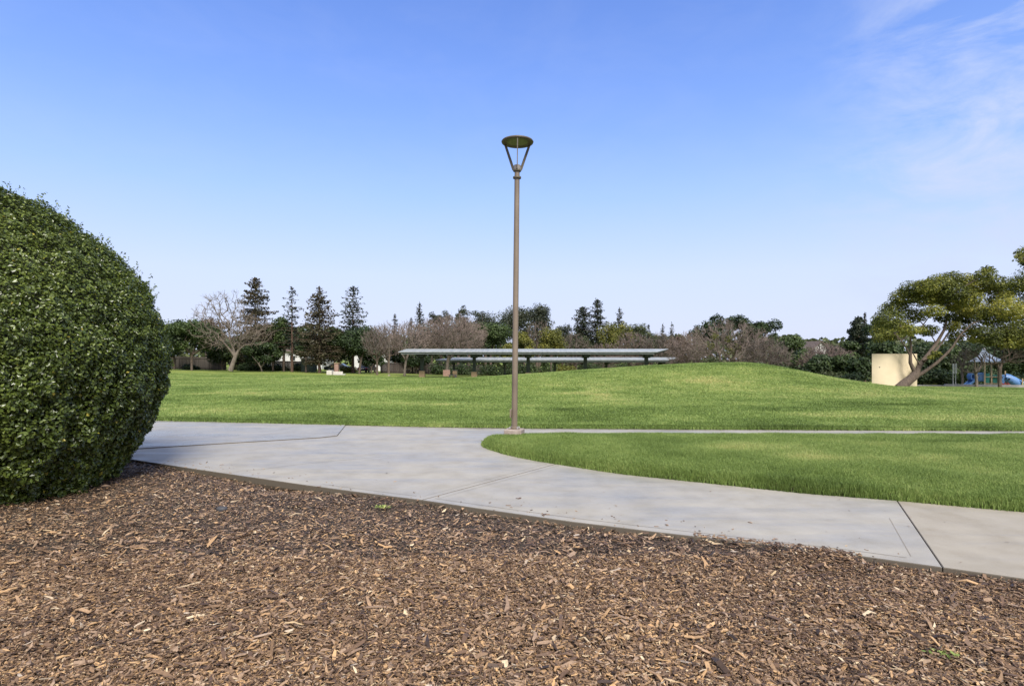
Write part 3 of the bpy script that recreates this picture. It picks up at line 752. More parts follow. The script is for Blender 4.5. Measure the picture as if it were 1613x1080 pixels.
def env_points(n, c, rx, rz, ry=None, bottom=-1.0, shell=.35):
    """points in an ellipsoid, more towards its outside"""
    ry = ry or rx; u = unit(R.normal(size=(n * 2, 3))); u = u[u[:, 2] > bottom][:n]
    rr = (R.uniform(shell ** 3, 1, len(u)) ** (1 / 3.))[:, None]
    return np.array(c) + u * rr * np.array([rx, ry, rz])

def bare_tree(px, Y, top, hw, label, tw='twigpink', bk='bark', n=520, twn=5, bot=None, lean=0.0, fork=.25, r0=None, tr=.016, twl=.5, group='bare trees along the back', trunks=1):
    X = PX(px, Y); z0 = tz(X, Y); zt = PZ(top, Y); H = zt - z0; hwm = hw * Y / F
    zb = z0 + H * fork if bot is None else PZ(bot, Y)
    t = thing('bare_tree', (X, Y, z0), label, 'tree', group)
    cz = (zt + zb) / 2; rz = (zt - zb) / 2
    T = env_points(n, (X + lean * hwm, Y, cz), hwm * .97, rz * .97, hwm * .8, -1, .25)
    ft = z0 + H * fork * .8
    r0 = r0 or H * .024
    roots = [(X, Y, z0 - .1), (X + lean * .12 * hwm, Y, z0 + (ft - z0) * .5), (X + lean * .3 * hwm, Y, ft)]
    A, pa = arbor(T, roots, [0, 0, 1], .5)
    rad = radii(A, pa, r0, tr * 1.3, .55); rad[0] *= 1.25
    obj('trunk', [skeleton(A[:3], pa[:3], rad[:3], 10)], M[bk], t, smooth=True)
    i = np.arange(3, len(A))
    obj('limbs', [tubes(A[pa[i]], A[i], np.minimum(rad[pa[i]], rad[i] * 1.8 + .01), rad[i], 5)], M[bk], t, smooth=True)
    # fine twigs that carry the crown's haze
    idx = np.repeat(i, twn); base = A[idx] + (A[pa[idx]] - A[idx]) * R.random((len(idx), 1)) * .8
    cen = np.array([X + lean * hwm, Y, zb])
    dr = unit(unit(A[idx] - A[pa[idx]]) * .6 + unit(A[idx] - cen) * .5 + R.normal(0, .5, (len(idx), 3)) + [0, 0, .2])
    ln = (R.uniform(.4, 1.2, len(idx)) * twl)[:, None]; e1 = base + dr * ln
    d2 = unit(dr + R.normal(0, .45, dr.shape)); b2 = base + dr * ln * R.uniform(.3, .9, (len(idx), 1)); e2 = b2 + d2 * ln * .7
    obj('crown', [tubes(base, e1, tr, tr * .4, 3), tubes(b2, e2, tr * .8, tr * .35, 3)], M[tw], t)
    return t

def clump_leaves(C, r, n, size, squash=.75, up=.35):
    """leaf faces filling round clumps at C with radii r"""
    n = np.maximum((n * (r / r.mean()) ** 2).astype(int), 8); idx = np.repeat(np.arange(len(C)), n)
    u = unit(R.normal(size=(len(idx), 3))); rr = R.uniform(.25, 1.0, len(idx)) ** .55
    lump = .72 + .56 * fbm(C[idx, 0] * 3 + u[:, 0] * 2.2 + 50, C[idx, 1] * 3 + u[:, 1] * 2.2 + 50, C[idx, 2] * 3 + u[:, 2] * 2.2 + 50, 2)
    P = C[idx] + u * (rr * lump * r[idx])[:, None] * np.array([1, 1, squash])
    Nn = u * .7 + [0, 0, up] + R.normal(0, .5, u.shape)
    s = R.uniform(.6, 1.35, len(idx)) * size
    tint = .42 + .5 * (R.random(len(idx)) - .5) + R.normal(0, .13, len(C))[idx]
    return P, Nn, s, np.clip(tint, 0, 1)

def leaf_tree(px, Y, top, hw, bot, pal, label, nc=26, nl=170, size=.28, bk='bark', cr=.42, stem=0.0, group='leafy trees along the back', name='leafy_tree', shell=.45, squash=.75, base=None, open_=0.0):
    X = PX(px, Y); z0 = tz(X, Y); zt = PZ(top, Y); zb = PZ(bot, Y); hwm = hw * Y / F
    t = thing(name, (X, Y, z0), label, 'tree', group)
    cz = (zt + zb) / 2; rz = (zt - zb) / 2
    r = R.uniform(.7, 1.25, nc) * cr * min(hwm, rz * 1.15)
    C = env_points(nc, (X, Y, cz), max(hwm - r.mean() * .8, .2), max(rz - r.mean() * .6, .2), max(hwm - r.mean(), .2) * .85, -.9, shell); r = r[:len(C)]
    nt_ = 2
    A, pa = arbor(C, [(X, Y, z0 - .1), (X + stem * .3, Y, z0 + max(zb - z0, .3) * .6), (X + stem, Y, z0 + max(zb - z0, .5) * 1.15)], [0, 0, 1], .4)
    rad = radii(A, pa, max((zt - z0) * .022, .06), .03, .6)
    obj('trunk', [skeleton(A[:3], pa[:3], rad[:3], 9)], M[bk], t, smooth=True)
    i = np.arange(3, len(A)); obj('limbs', [tubes(A[pa[i]], A[i], np.minimum(rad[pa[i]], rad[i] * 1.8 + .01), rad[i], 5)], M[bk], t, smooth=True)
    P, Nn, s, tn_ = clump_leaves(C, r, int(nl * 1.6), size, squash)
    obj('crown', [cards(P, Nn, s, .62)], M['leaf_' + pal], t, tint=tn_)
    return t

def conifer(px, Y, top, hw, pal, label, dens=1.0, cb=.22, bk='barkred', size=.36, power=.85, group='tall conifers along the back', irregular=.35, dead=0.0, wmax=1.0):
    X = PX(px, Y); z0 = tz(X, Y); zt = PZ(top, Y); H = zt - z0; hwm = hw * Y / F
    t = thing('conifer', (X, Y, z0), label, 'conifer', group)
    zs = np.linspace(0, 1, 9); wob = np.cumsum(R.normal(0, .02, 9)) * 0
    obj('trunk', polytube(np.stack([X + wob, np.full(9, Y), z0 - .1 + zs * (H + .05)], 1), H * .016 * (1 - zs) + .02, 8), M[bk], t, smooth=True)
    A, B, P, Nn, S = [], [], [], [], []
    tt_ = cb
    tlist = []
    while tt_ < .985:
        tlist.append(tt_); tt_ += R.uniform(.018, .034) / max(dens, .5) * (1.0 if H > 9 else 1.3)
    lens = np.interp
    for q in tlist:
        f = (q - cb) / (1 - cb); prof = min((1 - f) ** power, wmax) * (min(1, .62 + f * 2.2))
        nb = max(3, int(round(R.uniform(3.5, 6.0) * (dens ** .5))))
        a0 = R.uniform(0, 6.28)
        for b_ in range(nb):
            a = a0 + b_ * 6.28 / nb + R.normal(0, .25)
            Lb = hwm * prof * np.clip(R.normal(.88, irregular), .3, 1.2) + .12
            if R.random() < dead: continue
            rise = R.uniform(-.18, .22) + f * .25
            p0 = np.array([X, Y, z0 + q * H]); d = np.array([math.cos(a), math.sin(a), rise]); p1 = p0 + d * Lb
            A.append(p0); B.append(p1)
            m = max(3, int(Lb / .17 * 2.1 * dens)); s_ = R.uniform(.12, 1.02, m)
            side = np.array([-math.sin(a), math.cos(a), 0])
            pts = p0 + d * Lb * s_[:, None] + side * (R.normal(0, .20, m) * Lb * (1.05 - s_))[:, None] + np.stack([R.normal(0, .05, m), R.normal(0, .05, m), R.normal(-.05, .13, m) - .10 * s_ * Lb * .6], 1)
            P.append(pts); Nn.append(R.normal(0, .55, (m, 3)) + [0, 0, .8]); S.append(np.full(m, size) * R.uniform(.6, 1.3, m))
    # leading shoot
    m = 14; P.append(np.stack([X + R.normal(0, .06, m), Y + R.normal(0, .06, m), z0 + H * R.uniform(.95, 1.005, m)], 1)); Nn.append(R.normal(size=(m, 3))); S.append(np.full(m, size * .7))
    P = np.vstack(P); Nn = np.vstack(Nn); S = np.concatenate(S)
    obj('limbs', [tubes(np.array(A), np.array(B), .045, .012, 4)], M[bk], t)
    tn_ = np.clip(.45 + .55 * (R.random(len(P)) - .5) + .5 * (fbm(P[:, 0] * .9, P[:, 1] * .9, P[:, 2] * .9, 2) - .5), 0, 1)
    obj('crown', [cards(P, Nn, S, .55)], M['leaf_' + pal], t, tint=tn_)
    return t

# --- left group
leaf_tree(302, 80, 500, 54, 562, 'mid', 'dark green spreading tree just right of the clipped bush, before the fence', 34, 190, .30, cr=.38)
leaf_tree(325, 97, 494, 40, 545, 'russet', 'rusty brown crown rising behind the spreading tree near the clipped bush', 22, 150, .30)
conifer(402, 86, 437, 43, 'bronze', 'tallest bronze conifer, close behind the big pale bare tree', 1.25, .14, power=.62, irregular=.38)
leaf_tree(413, 82, 536, 34, 575, 'dark', 'low dark tree with a pale leaning trunk under the tallest conifer', 22, 170, .28, bk='barkpale', stem=-.5)
leaf_tree(447, 86, 494, 26, 560, 'mid', 'green broadleaf tree left of the thin sparse conifer', 22, 170, .28)
conifer(460, 84, 452, 25, 'conifer', 'thin sparse conifer with open gaps between the two bronze ones', .7, .22, power=.55, irregular=.35)
conifer(503, 81, 451, 42, 'bronze', 'broad bronze green conifer standing left of the concrete bench', 1.15, .12, power=.72, irregular=.42)
conifer(556, 86, 451, 31, 'conifer', 'sparse dark conifer directly above the concrete bench', .95, .24, power=.5, irregular=.35)
leaf_tree(533, 88, 520, 26, 572, 'dark', 'dark shrubby tree filling the gap behind the concrete bench', 18, 170, .28)
leaf_tree(566, 82, 508, 34, 568, 'dark', 'dark green tree under the sparse conifer right of the bench', 26, 180, .28, stem=.3)
leaf_tree(480, 90, 520, 24, 568, 'olive', 'olive tree between the thin conifer and the broad bronze conifer', 18, 160, .28)
conifer(622, 104, 494, 13, 'conifer', 'small far conifer tip just right of the distant lamp', .8, .3, size=.32, power=.7)
conifer(648, 112, 500, 13, 'conifer', 'smallest faint conifer tip between two others above the bare trees', .8, .3, size=.3, power=.7)
conifer(661, 108, 475, 15, 'conifer', 'dark pointed conifer behind the bare trees left of the tall lamp', 1.0, .2, power=.7, irregular=.25)
def big_bare():
    px, Y = 366, 75; X = PX(px, Y); z0 = tz(X, Y)
    t = thing('bare_tree', (X, Y, z0), 'big pale forked bare tree with spreading branches in front of the fence', 'tree', 'bare trees along the back')
    W = lambda a, b, dy=0.: PP(a, b, Y) + [0, dy, 0]
    roots = [W(363, 583.5), W(367, 572), W(371, 561), W(361, 549), W(353, 540), W(347, 532), W(367, 548), W(362, 535), W(360, 520), W(376, 551), W(377, 538), W(380, 525)]
    par = [0, 0, 1, 2, 3, 4, 2, 6, 7, 2, 9, 10]
    T = np.vstack([env_points(330, W(350, 508), 4.3, 3.9, 3.2, -1, .3), env_points(260, W(390, 520), 3.4, 2.3, 2.6, -1, .2), env_points(60, W(360, 478), 3.6, 1.7, 2, -1, .2)])
    n0 = len(roots); A, pa = arbor(T, roots, par, .35)
    rad = radii(A, pa, .30, .014, .6)
    rad[:n0] = [.34, .27, .25, .13, .11, .09, .13, .10, .08, .14, .11, .08]
    obj('trunk', [tubes(A[pa[1:3]], A[1:3], rad[pa[1:3]], rad[1:3], 12)], M['barkpale'], t, smooth=True)
    i = np.arange(3, len(A)); obj('limbs', [tubes(A[pa[i]], A[i], np.minimum(rad[pa[i]], rad[i] * 1.8 + .01), rad[i], 6)], M['barkpale'], t, smooth=True)
    i = np.arange(n0, len(A)); idx = np.repeat(i, 3); b0 = A[idx] + (A[pa[idx]] - A[idx]) * R.random((len(idx), 1)) * .8
    dr = unit(unit(A[idx] - A[pa[idx]]) * .8 + R.normal(0, .4, (len(idx), 3)) + [0, 0, .25]); ln = R.uniform(.25, .8, (len(idx), 1))
    obj('crown', [tubes(b0, b0 + dr * ln, .018, .008, 3)], M['twigpale'], t)
big_bare()
bare_tree(594, 76, 512, 26, 'slender bare tree with a thin crooked trunk left of the distant lamp', 'twiggrey', 'bark', 300, 4, fork=.35, r0=.13)
bare_tree(612, 92, 506, 30, 'brownish bare tree standing behind the distant slim lamp', 'twigpink', 'bark', 380, 4, fork=.3)
bare_tree(637, 74, 506, 34, 'bare tree with a pale trunk at the left end of the longer canopy', 'twigpink', 'barkpale', 420, 4, fork=.36, lean=.25, r0=.14)
bare_tree(703, 79, 497, 58, 'wide dome shaped pinkish bare tree over the canopies left of the tall lamp', 'twigpink', 'barkpale', 850, 6, fork=.34, lean=.16, r0=.22, twl=.65)
leaf_tree(656, 92, 540, 26, 580, 'dark', 'low dark tree behind the first pedestal of the longer canopy', 16, 160, .28)
leaf_tree(722, 108, 497, 32, 560, 'olive', 'olive green tree showing behind the dome shaped bare tree', 22, 170, .3)
leaf_tree(695, 128, 486, 22, 525, 'euc', 'far feathery gum tree left of the taller gum', 26, 60, .32, cr=.24, shell=.3)
leaf_tree(739, 122, 473, 28, 540, 'euc', 'open crowned gum tree with sky gaps left of the tall lamp', 40, 50, .32, cr=.20, shell=.3)
leaf_tree(773, 100, 503, 38, 562, 'mid', 'rounded mid green tree just left of the tall lamp', 32, 190, .3, cr=.38)
leaf_tree(812, 116, 477, 38, 548, 'euc', 'rounded gum crown directly behind the tall lamp', 26, 190, .32, cr=.40)
leaf_tree(846, 119, 474, 32, 545, 'euc', 'tall rounded gum just right of the tall lamp', 24, 190, .32, cr=.40)
leaf_tree(886, 124, 507, 20, 548, 'euc', 'small dark far tree between the gum and the paired conifers', 28, 60, .3, cr=.34, shell=.2)
bare_tree(850, 108, 503, 24, 'tan twiggy tree below the tall rounded gum', 'twigpale', 'bark', 260, 5, fork=.3)
leaf_tree(826, 97, 520, 22, 565, 'yellow', 'yellow flowering tree right behind the tall lamp pole', 18, 170, .26)
leaf_tree(868, 98, 513, 28, 566, 'yellow', 'larger yellow flowering tree right of the tall lamp', 24, 180, .26)
leaf_tree(796, 96, 535, 18, 570, 'yellow', 'low yellow green tree left of the tall lamp pole', 12, 150, .26)
bare_tree(903, 101, 525, 30, 'grey bare tree between the yellow tree and the paired conifers', 'twiggrey', 'bark', 380, 5, fork=.25)
conifer(941, 110, 471, 27, 'conifer', 'taller of the paired dark conifers right of the tall lamp', 1.3, .2, power=.6)
conifer(918, 112, 483, 25, 'conifer', 'shorter rounded conifer of the pair right of the tall lamp', 1.3, .2, power=.4)
conifer(976, 112, 484, 25, 'conifer', 'lone layered conifer right of the pale willow', 1.0, .25, power=.75)
leaf_tree(957, 102, 501, 22, 560, 'yellow', 'pale yellow green willow in front of the paired conifers', 18, 130, .26, squash=1.2)
leaf_tree(984, 104, 508, 16, 560, 'yellow', 'narrow yellow green willow below the lone layered conifer', 12, 110, .26, squash=1.2)
leaf_tree(1005, 118, 503, 24, 560, 'olive', 'small round far olive tree right of the lone layered conifer', 30, 80, .3, cr=.36, shell=.2)
conifer(1022, 120, 511, 13, 'conifer', 'tiny dark conifer beside the small round olive tree', .9, .2, size=.32)
conifer(1044, 122, 509, 13, 'conifer', 'tiny slim conifer left of the tiny stepped one', .9, .2, size=.3)
conifer(1058, 122, 507, 15, 'conifer', 'tiny stepped conifer left of the broad bare dome tree', .9, .2, size=.3)
bare_tree(995, 99, 522, 32, 'brown bare tree above the right half of the canopies', 'twigpink', 'bark', 420, 5, fork=.22)
bare_tree(1040, 97, 524, 34, 'brown bare tree above the right end of the canopies', 'twiggrey', 'bark', 460, 5, fork=.22)
bare_tree(950, 98, 540, 30, 'low brown bare tree behind the middle of the canopies', 'twigpink', 'bark', 320, 5, fork=.2)
leaf_tree(350, 86, 530, 26, 578, 'dark', 'low dark tree filling the gap left of the big pale bare trunk', 22, 150, .28, cr=.42)
leaf_tree(383, 90, 524, 26, 574, 'dark', 'low dark tree right behind the big pale bare trunk', 22, 150, .28, cr=.42)
leaf_tree(432, 93, 520, 22, 566, 'olive', 'olive tree half hidden by the tallest conifer, over the dark fence', 18, 150, .28, cr=.42)
leaf_tree(590, 96, 522, 26, 570, 'olive', 'olive tree behind the slender bare tree left of the distant lamp', 18, 150, .28, cr=.42)
leaf_tree(1268, 68, 546, 26, 592, 'mid', 'green tree between the dip tree and the far gabled house', 18, 160, .28, cr=.42)
for px_, Y_, tp, hw_, bt_, pal_, lb_ in [(1290, 60, 556, 24, 596, 'dark', 'dark tree in front of the low pinkish bare tree'), (1232, 78, 540, 22, 588, 'dark', 'dark tree between the broad bare dome and the dip tree'),
    (1318, 84, 537, 22, 575, 'dark', 'dark tree just right of the far gabled house'), (1338, 70, 535, 20, 590, 'mid', 'green tree left of the tall dense evergreen'),
    (920, 103, 528, 30, 575, 'olive', 'olive tree under the paired conifers behind the canopy'), (1025, 101, 528, 34, 575, 'olive', 'olive tree behind the right end of the canopies'),
    (1068, 100, 522, 26, 575, 'russet', 'rusty tree left of the broad bare dome'), (585, 90, 545, 24, 580, 'dark', 'low dark tree between the bench and the distant lamp'),
    (505, 92, 530, 26, 580, 'dark', 'low dark tree behind the broad bronze conifer'), (630, 95, 535, 26, 582, 'dark', 'low dark tree behind the distant slim lamp')]:
    leaf_tree(px_, Y_, tp, hw_, bt_, pal_, lb_, 20, 150, .28, cr=.42)
for px_, Y_, tp, hw_, bt_, pal_, lb_ in [(905, 122, 516, 30, 560, 'olive', 'far olive tree low between the gum and the paired conifers'), (765, 126, 492, 30, 540, 'euc', 'far grey green gum behind the rounded mid green tree'),
    (680, 122, 505, 40, 560, 'olive', 'far olive tree behind the dome shaped bare tree'), (1045, 126, 518, 40, 560, 'olive', 'far olive tree below the two tiny conifers')]:
    leaf_tree(px_, Y_, tp, hw_, bt_, pal_, lb_, 30, 120, .3, cr=.38, shell=.2)
for px_, Y_, tp, hw_, bt_, pal_, lb_ in [(527, 83, 514, 24, 572, 'mid', 'green tree tucked against the right side of the broad bronze conifer'), (482, 83, 518, 20, 570, 'dark', 'dark tree tucked against the left side of the broad bronze conifer'),
    (430, 88, 508, 22, 566, 'mid', 'green tree between the tallest conifer and the thin sparse one'), (275, 84, 505, 24, 566, 'dark', 'dark tree right against the clipped bush edge')]:
    leaf_tree(px_, Y_, tp, hw_, bt_, pal_, lb_, 24, 150, .28, cr=.40)
for px_, Y_, tp, hw_, bt_, pal_, lb_ in [(215, 84, 498, 46, 566, 'dark', 'dark spreading tree mostly hidden behind the clipped bush, next to its edge'), (130, 88, 492, 50, 566, 'mid', 'green spreading tree wholly behind the middle of the clipped bush'), (40, 92, 500, 50, 566, 'dark', 'dark spreading tree wholly behind the left side of the clipped bush')]:
    leaf_tree(px_, Y_, tp, hw_, bt_, pal_, lb_, 26, 150, .3, cr=.42)
# --- behind the mound
leaf_tree(1156, 86, 492, 80, 562, 'dark', 'dark evergreen dome rimming the broad bare tree', 46, 190, .3, cr=.28)
dome = bare_tree(1142, 70, 505, 72, 'broad dome shaped bare tree behind the top of the mound', 'twigpink', 'barkpale', 620, 5, fork=.22, r0=.34, twl=.6, tr=.013)
for qx, qy, qr in ((1128, 528, .5), (1146, 536, .55), (1151, 552, .6), (1120, 545, .45), (1186, 553, .5), (1163, 545, .4)):
    cc = PP(qx, qy, 67.5); P, Nn, s, tn_ = clump_leaves(cc[None] + R.normal(0, .1, (1, 3)), np.array([qr]), 130, .2, 1.0)
    obj('mistletoe', [cards(P, Nn, s, .5)], M['leaf_yellow'], dome, tint=tn_ * .55)
bare_tree(1082, 76, 522, 34, 'brown bare tree left of the broad bare dome', 'twigpink', 'bark', 460, 5, fork=.15)
bare_tree(1208, 66, 532, 38, 'grey brown bare tree on the right shoulder of the broad bare dome', 'twiggrey', 'bark', 560, 5, fork=.12)
leaf_tree(1250, 74, 525, 27, 592, 'mid', 'dark rounded tree in the dip right of the mound top', 22, 180, .28)
bare_tree(1302, 64, 541, 42, 'low pinkish bare tree in front of the far gabled house', 'twigpink', 'bark', 560, 6, fork=.1)
leaf_tree(1327, 62, 553, 25, 600, 'mid', 'low green tree left of the curved wall', 18, 180, .26)
leaf_tree(1352, 58, 558, 22, 603, 'dark', 'dark bushy tree touching the left edge of the curved wall', 16, 180, .26)
leaf_tree(1352, 80, 498, 21, 580, 'conifer', 'tall dense evergreen left of the leaning tree', 60, 90, .28, cr=.34, shell=.15)
conifer(1362, 92, 492, 4, 'conifer', 'very thin cypress spike behind the tall dense evergreen', 1.4, .1, size=.26, power=.5)
leaf_tree(1385, 76, 492, 24, 575, 'dark', 'dark evergreen behind the left side of the leaning tree', 24, 180, .28)
for q, (px_, Y_, tp, hw_, bt_, pal_, lb_) in enumerate([
    (1402, 60, 530, 34, 608, 'mid', 'dark tree rising behind the curved wall'),
    (1452, 60, 535, 32, 610, 'dark', 'dark tree behind the fork of the leaning trunk'),
    (1492, 62, 540, 30, 612, 'mid', 'dark green tree behind the two sign posts'),
    (1530, 66, 535, 34, 612, 'dark', 'dark tree behind the left half of the playground'),
    (1572, 68, 530, 36, 614, 'dark', 'dark tree behind the blue playground roof'),
    (1612, 66, 530, 34, 615, 'mid', 'dark green tree behind the blue tube slide'),
    (1655, 64, 500, 40, 615, 'dark', 'dark tree at the far right behind the playground')]):
    leaf_tree(px_, Y_, tp, hw_, bt_, pal_, lb_, 26, 170, .28, cr=.42, group='dark trees behind the playground')
# --- shrubs
def shrub(px, Y, top, hw, pal, label, nc=14, nl=150, size=.24, name='shrub', group='shrubs along the back', ry=.6):
    X = PX(px, Y); z0 = tz(X, Y); H = PZ(top, Y) - z0; hwm = hw * Y / F
    t = thing(name, (X, Y, z0), label, 'shrub', group)
    r = R.uniform(.7, 1.2, nc) * min(.5 * H, hwm * .5)
    C = np.stack([X + R.uniform(-1, 1, nc) * max(hwm - r.mean() * .6, .1), Y + R.uniform(-1, 1, nc) * ry, z0 + R.uniform(.2, 1, nc) * max(H - r.mean(), .2)], 1)
    P, Nn, s, tn_ = clump_leaves(C, r, nl, size, .85)
    k_ = P[:, 2] > z0 - .05
    obj('foliage', [cards(P[k_], Nn[k_], s[k_], .62)], M['leaf_' + pal], t, tint=tn_[k_])
    A_ = np.repeat(np.array([[X, Y, z0 - .05]]), nc, 0); obj('stems', [tubes(A_, C, .04, .015, 4)], M['bark'], t)
    return t
for (px_, Y_, tp, hw_, pal_, lb_) in [
    (700, 92, 568, 22, 'dark', 'dark shrub behind the leaning trunk under the canopies'),
    (733, 94, 566, 22, 'dark', 'dark shrub behind the second pedestal'),
    (770, 95, 570, 24, 'dark', 'dark shrub just left of the lamp pole under the canopies'),
    (812, 95, 568, 24, 'dark', 'dark shrub right behind the lamp pole under the canopies'),
    (852, 94, 568, 24, 'mid', 'green shrub right of the third pedestal'),
    (893, 96, 570, 18, 'yellow', 'yellowish shrub beside the short far lamp'),
    (932, 94, 566, 24, 'dark', 'dark shrub behind the fourth column'),
    (972, 93, 567, 24, 'mid', 'green shrub between the fourth and fifth columns'),
    (1008, 92, 570, 20, 'russet', 'rusty shrub beside the fifth column'),
    (1045, 90, 566, 24, 'dark', 'dark shrub under the right end of the canopies'),
    (1085, 80, 562, 24, 'dark', 'dark shrub just beyond the right end of the canopies'),
    (1120, 66, 560, 22, 'olive', 'olive shrub behind the left side of the mound top'),
    (1215, 60, 566, 26, 'dark', 'dark shrub on the right flank behind the mound'),
    (1262, 60, 572, 24, 'dark', 'low dark shrub halfway down behind the mound'),
    (1300, 58, 578, 26, 'olive', 'olive shrub below the low pinkish bare tree'),
    (1338, 55, 584, 20, 'dark', 'lowest dark shrub at the foot of the mound'),
    (550, 90, 575, 12, 'yellow', 'yellow green shrub right of the concrete bench'),
    (300, 84, 570, 14, 'dark', 'small dark shrub at the foot of the wooden fence'),
    (465, 92, 570, 24, 'dark', 'dark shrub in front of the white house'),
    (430, 90, 572, 20, 'dark', 'dark shrub near the leaning pale trunk'),
    (390, 84, 570, 16, 'dark', 'dark shrub between the forked bare tree and conifer trunk'),
    (1470, 56, 575, 30, 'dark', 'dark shrub behind the low beige wall'),
    (1545, 60, 578, 34, 'dark', 'dark shrub behind the play structure'),
    (1600, 60, 580, 34, 'dark', 'dark shrub behind the tube slide')]:
    shrub(px_, Y_, tp, hw_, pal_, lb_)
shrub(1465, 50, 603, 9, 'yellow', 'small rounded yellow green bush on the low beige wall', 10, 130, .14, 'round_bush', None, .3)

# far woods that close the horizon
n = 34000; px_ = R.uniform(-250, 1950, n); Y_ = R.uniform(128, 150, n)
topy = np.where(px_ < 720, 546, 556) - 44 * fbm(px_ * .022, px_ * 0, 3.3, 4); zt = PZ(topy, Y_); Xw = PX(px_, Y_); zg = terrain(Xw, Y_)
P = np.stack([Xw, Y_, zg + (zt - zg) * R.random(n) ** .7], 1)
o = obj('far_woods', [cards(P, R.normal(size=(n, 3)) + [0, -.6, .4], R.uniform(.7, 1.6, n), .7)], M['leaf_olive'], tint=np.clip(.3 + .5 * R.random(n), 0, 1))
tag(o, 'dim olive wood far behind the park trees', 'woods', kind='stuff')

# --- the leaning tree
def leaning():
    Y = 45.0; W = lambda a, b, dy=0.: PP(a, b, Y + dy)
    X0, z0 = PX(1420, Y), tz(PX(1420, Y), Y)
    t = thing('leaning_tree', (X0, Y, z0), 'leaning yellow green tree with a thick bent trunk before the curved wall', 'tree')
    tr = [(1417, 612, 8.2), (1424, 605, 7.4), (1432, 598.5, 6.6), (1440, 592, 6.6), (1444, 586, 6.2)]
    mp = Y / F
    obj('trunk', polytube([W(a, b) for a, b, _ in tr], [r * mp for *_, r in tr], 14), M['bark'], t, smooth=True)
    limbs = [[(1442, 588, 3.2), (1438, 580, 3.), (1434, 571, 2.7), (1434, 561, 2.3), (1435, 547, 1.8), (1434, 530, 1.3), (1430, 508, .9)],
             [(1444, 587, 4.2), (1448, 577, 3.8), (1455, 567, 3.4), (1463, 557, 3.), (1475, 541, 2.6), (1487, 520, 2.), (1492, 500, 1.5), (1494, 478, 1.)],
             [(1443, 592, 3.6), (1452, 588, 3.0), (1462, 581, 2.5), (1476, 571, 2.3), (1490, 558, 2.), (1501, 546, 1.6), (1512, 528, 1.2), (1530, 510, .9)],
             [(1454, 569, 2.4), (1462, 563, 2.1), (1473, 553, 1.8), (1483, 540, 1.3), (1500, 515, .9)],
             [(1434, 562, 1.4), (1428, 548, 1.2), (1419, 536, 1.), (1408, 524, .7)],
             [(1449, 574, 1.2), (1443, 565, 1.0), (1438, 556, .8)]]
    nodes, pars, rads = [], [], []
    for k, lb in enumerate(limbs):
        dy = [0, .3, -.4, .9, -.3, .2][k]
        pts = np.array([W(a, b, dy * j / 3) for j, (a, b, _) in enumerate(lb)])
        obj('limb', polytube(pts, [max(r, .5) * mp for *_, r in lb], 9), M['bark'], t, smooth=True)
        for j in range(len(pts)):
            nodes.append(pts[j]); pars.append(len(nodes) - 2 if j else 0)
    cl = [(1392, 520, 16), (1399, 503, 18), (1411, 485, 18), (1424, 468, 17), (1440, 456, 18), (1454, 470, 16), (1442, 497, 15), (1418, 515, 15), (1404, 528, 12), (1460, 452, 16), (1478, 447, 18), (1497, 440, 16), (1480, 468, 17), (1504, 460, 18), (1523, 443, 16), (1552, 432, 12), (1545, 450, 18), (1568, 446, 15), (1588, 455, 18), (1513, 500, 17), (1536, 488, 20), (1562, 498, 20), (1586, 488, 20), (1530, 520, 13), (1553, 525, 16), (1582, 524, 18), (1462, 520, 12), (1470, 490, 13), (1474, 557, 6), (1467, 562, 5), (1505, 530, 11), (1432, 520, 11), (1556, 424, 7), (1485, 500, 11), (1525, 470, 16), (1600, 520, 18), (1385, 532, 9), (1448, 520, 8), (1575, 470, 16), (1500, 480, 14), (1560, 536, 11), (1584, 540, 12), (1604, 538, 13), (1537, 533, 9), (1500, 514, 11), (1518, 485, 14), (1470, 470, 13), (1530, 460, 14)]
    C = np.array([W(a, b, R.normal(0, 1.5)) for a, b, _ in cl]); r = np.array([q * mp for *_, q in cl])
    A, pa = arbor(C, nodes, pars, .3)
    i = np.arange(len(nodes), len(A)); obj('branches', [tubes(A[pa[i]], A[i], .05, .03, 5)], M['bark'], t)
    P, Nn, s, tn_ = clump_leaves(C, r * 1.30, 1250, .15, .66, .6)
    obj('crown', [cards(P, Nn, s, .6)], M['leaf_lean'], t, tint=tn_)
    # second tree, its trunk outside the frame
    X1 = PX(1668, Y + 1); z1 = tz(X1, Y + 1)
    t = thing('spreading_tree', (X1, Y + 1, z1), 'yellow green tree crown entering from the right edge above the tube slide', 'tree')
    cl = [(1606, 448, 18), (1628, 440, 24), (1612, 478, 18), (1606, 500, 20), (1612, 528, 18), (1640, 500, 28), (1640, 465, 26), (1670, 440, 34), (1680, 490, 36), (1650, 530, 26), (1611, 405, 11), (1620, 395, 12), (1606, 396, 7), (1616, 412, 10), (1640, 405, 22), (1604, 403, 5), (1630, 415, 16), (1655, 420, 24), (1625, 440, 16)]
    C = np.array([PP(a, b, Y + 1 + R.normal(0, 1.2)) for a, b, _ in cl]); r = np.array([q * mp for *_, q in cl])
    A, pa = arbor(C, [(X1, Y + 1, z1 - .1), (X1 + .2, Y + 1, z1 + 1.4), (X1 + .4, Y + 1, z1 + 2.6)], [0, 0, 1], .3); rad = radii(A, pa, .3, .04, .5)
    obj('trunk', [skeleton(A[:3], pa[:3], rad[:3], 12)], M['bark'], t, smooth=True)
    i = np.arange(3, len(A)); obj('limbs', [tubes(A[pa[i]], A[i], np.minimum(rad[pa[i]], .11), np.minimum(rad[i], .09), 7)], M['bark'], t, smooth=True)
    P, Nn, s, tn_ = clump_leaves(C, r * 1.2, 1000, .15, .7, .6)
    obj('crown', [cards(P, Nn, s, .6)], M['leaf_lean'], t, tint=np.clip(tn_ - .08, 0, 1))
leaning()
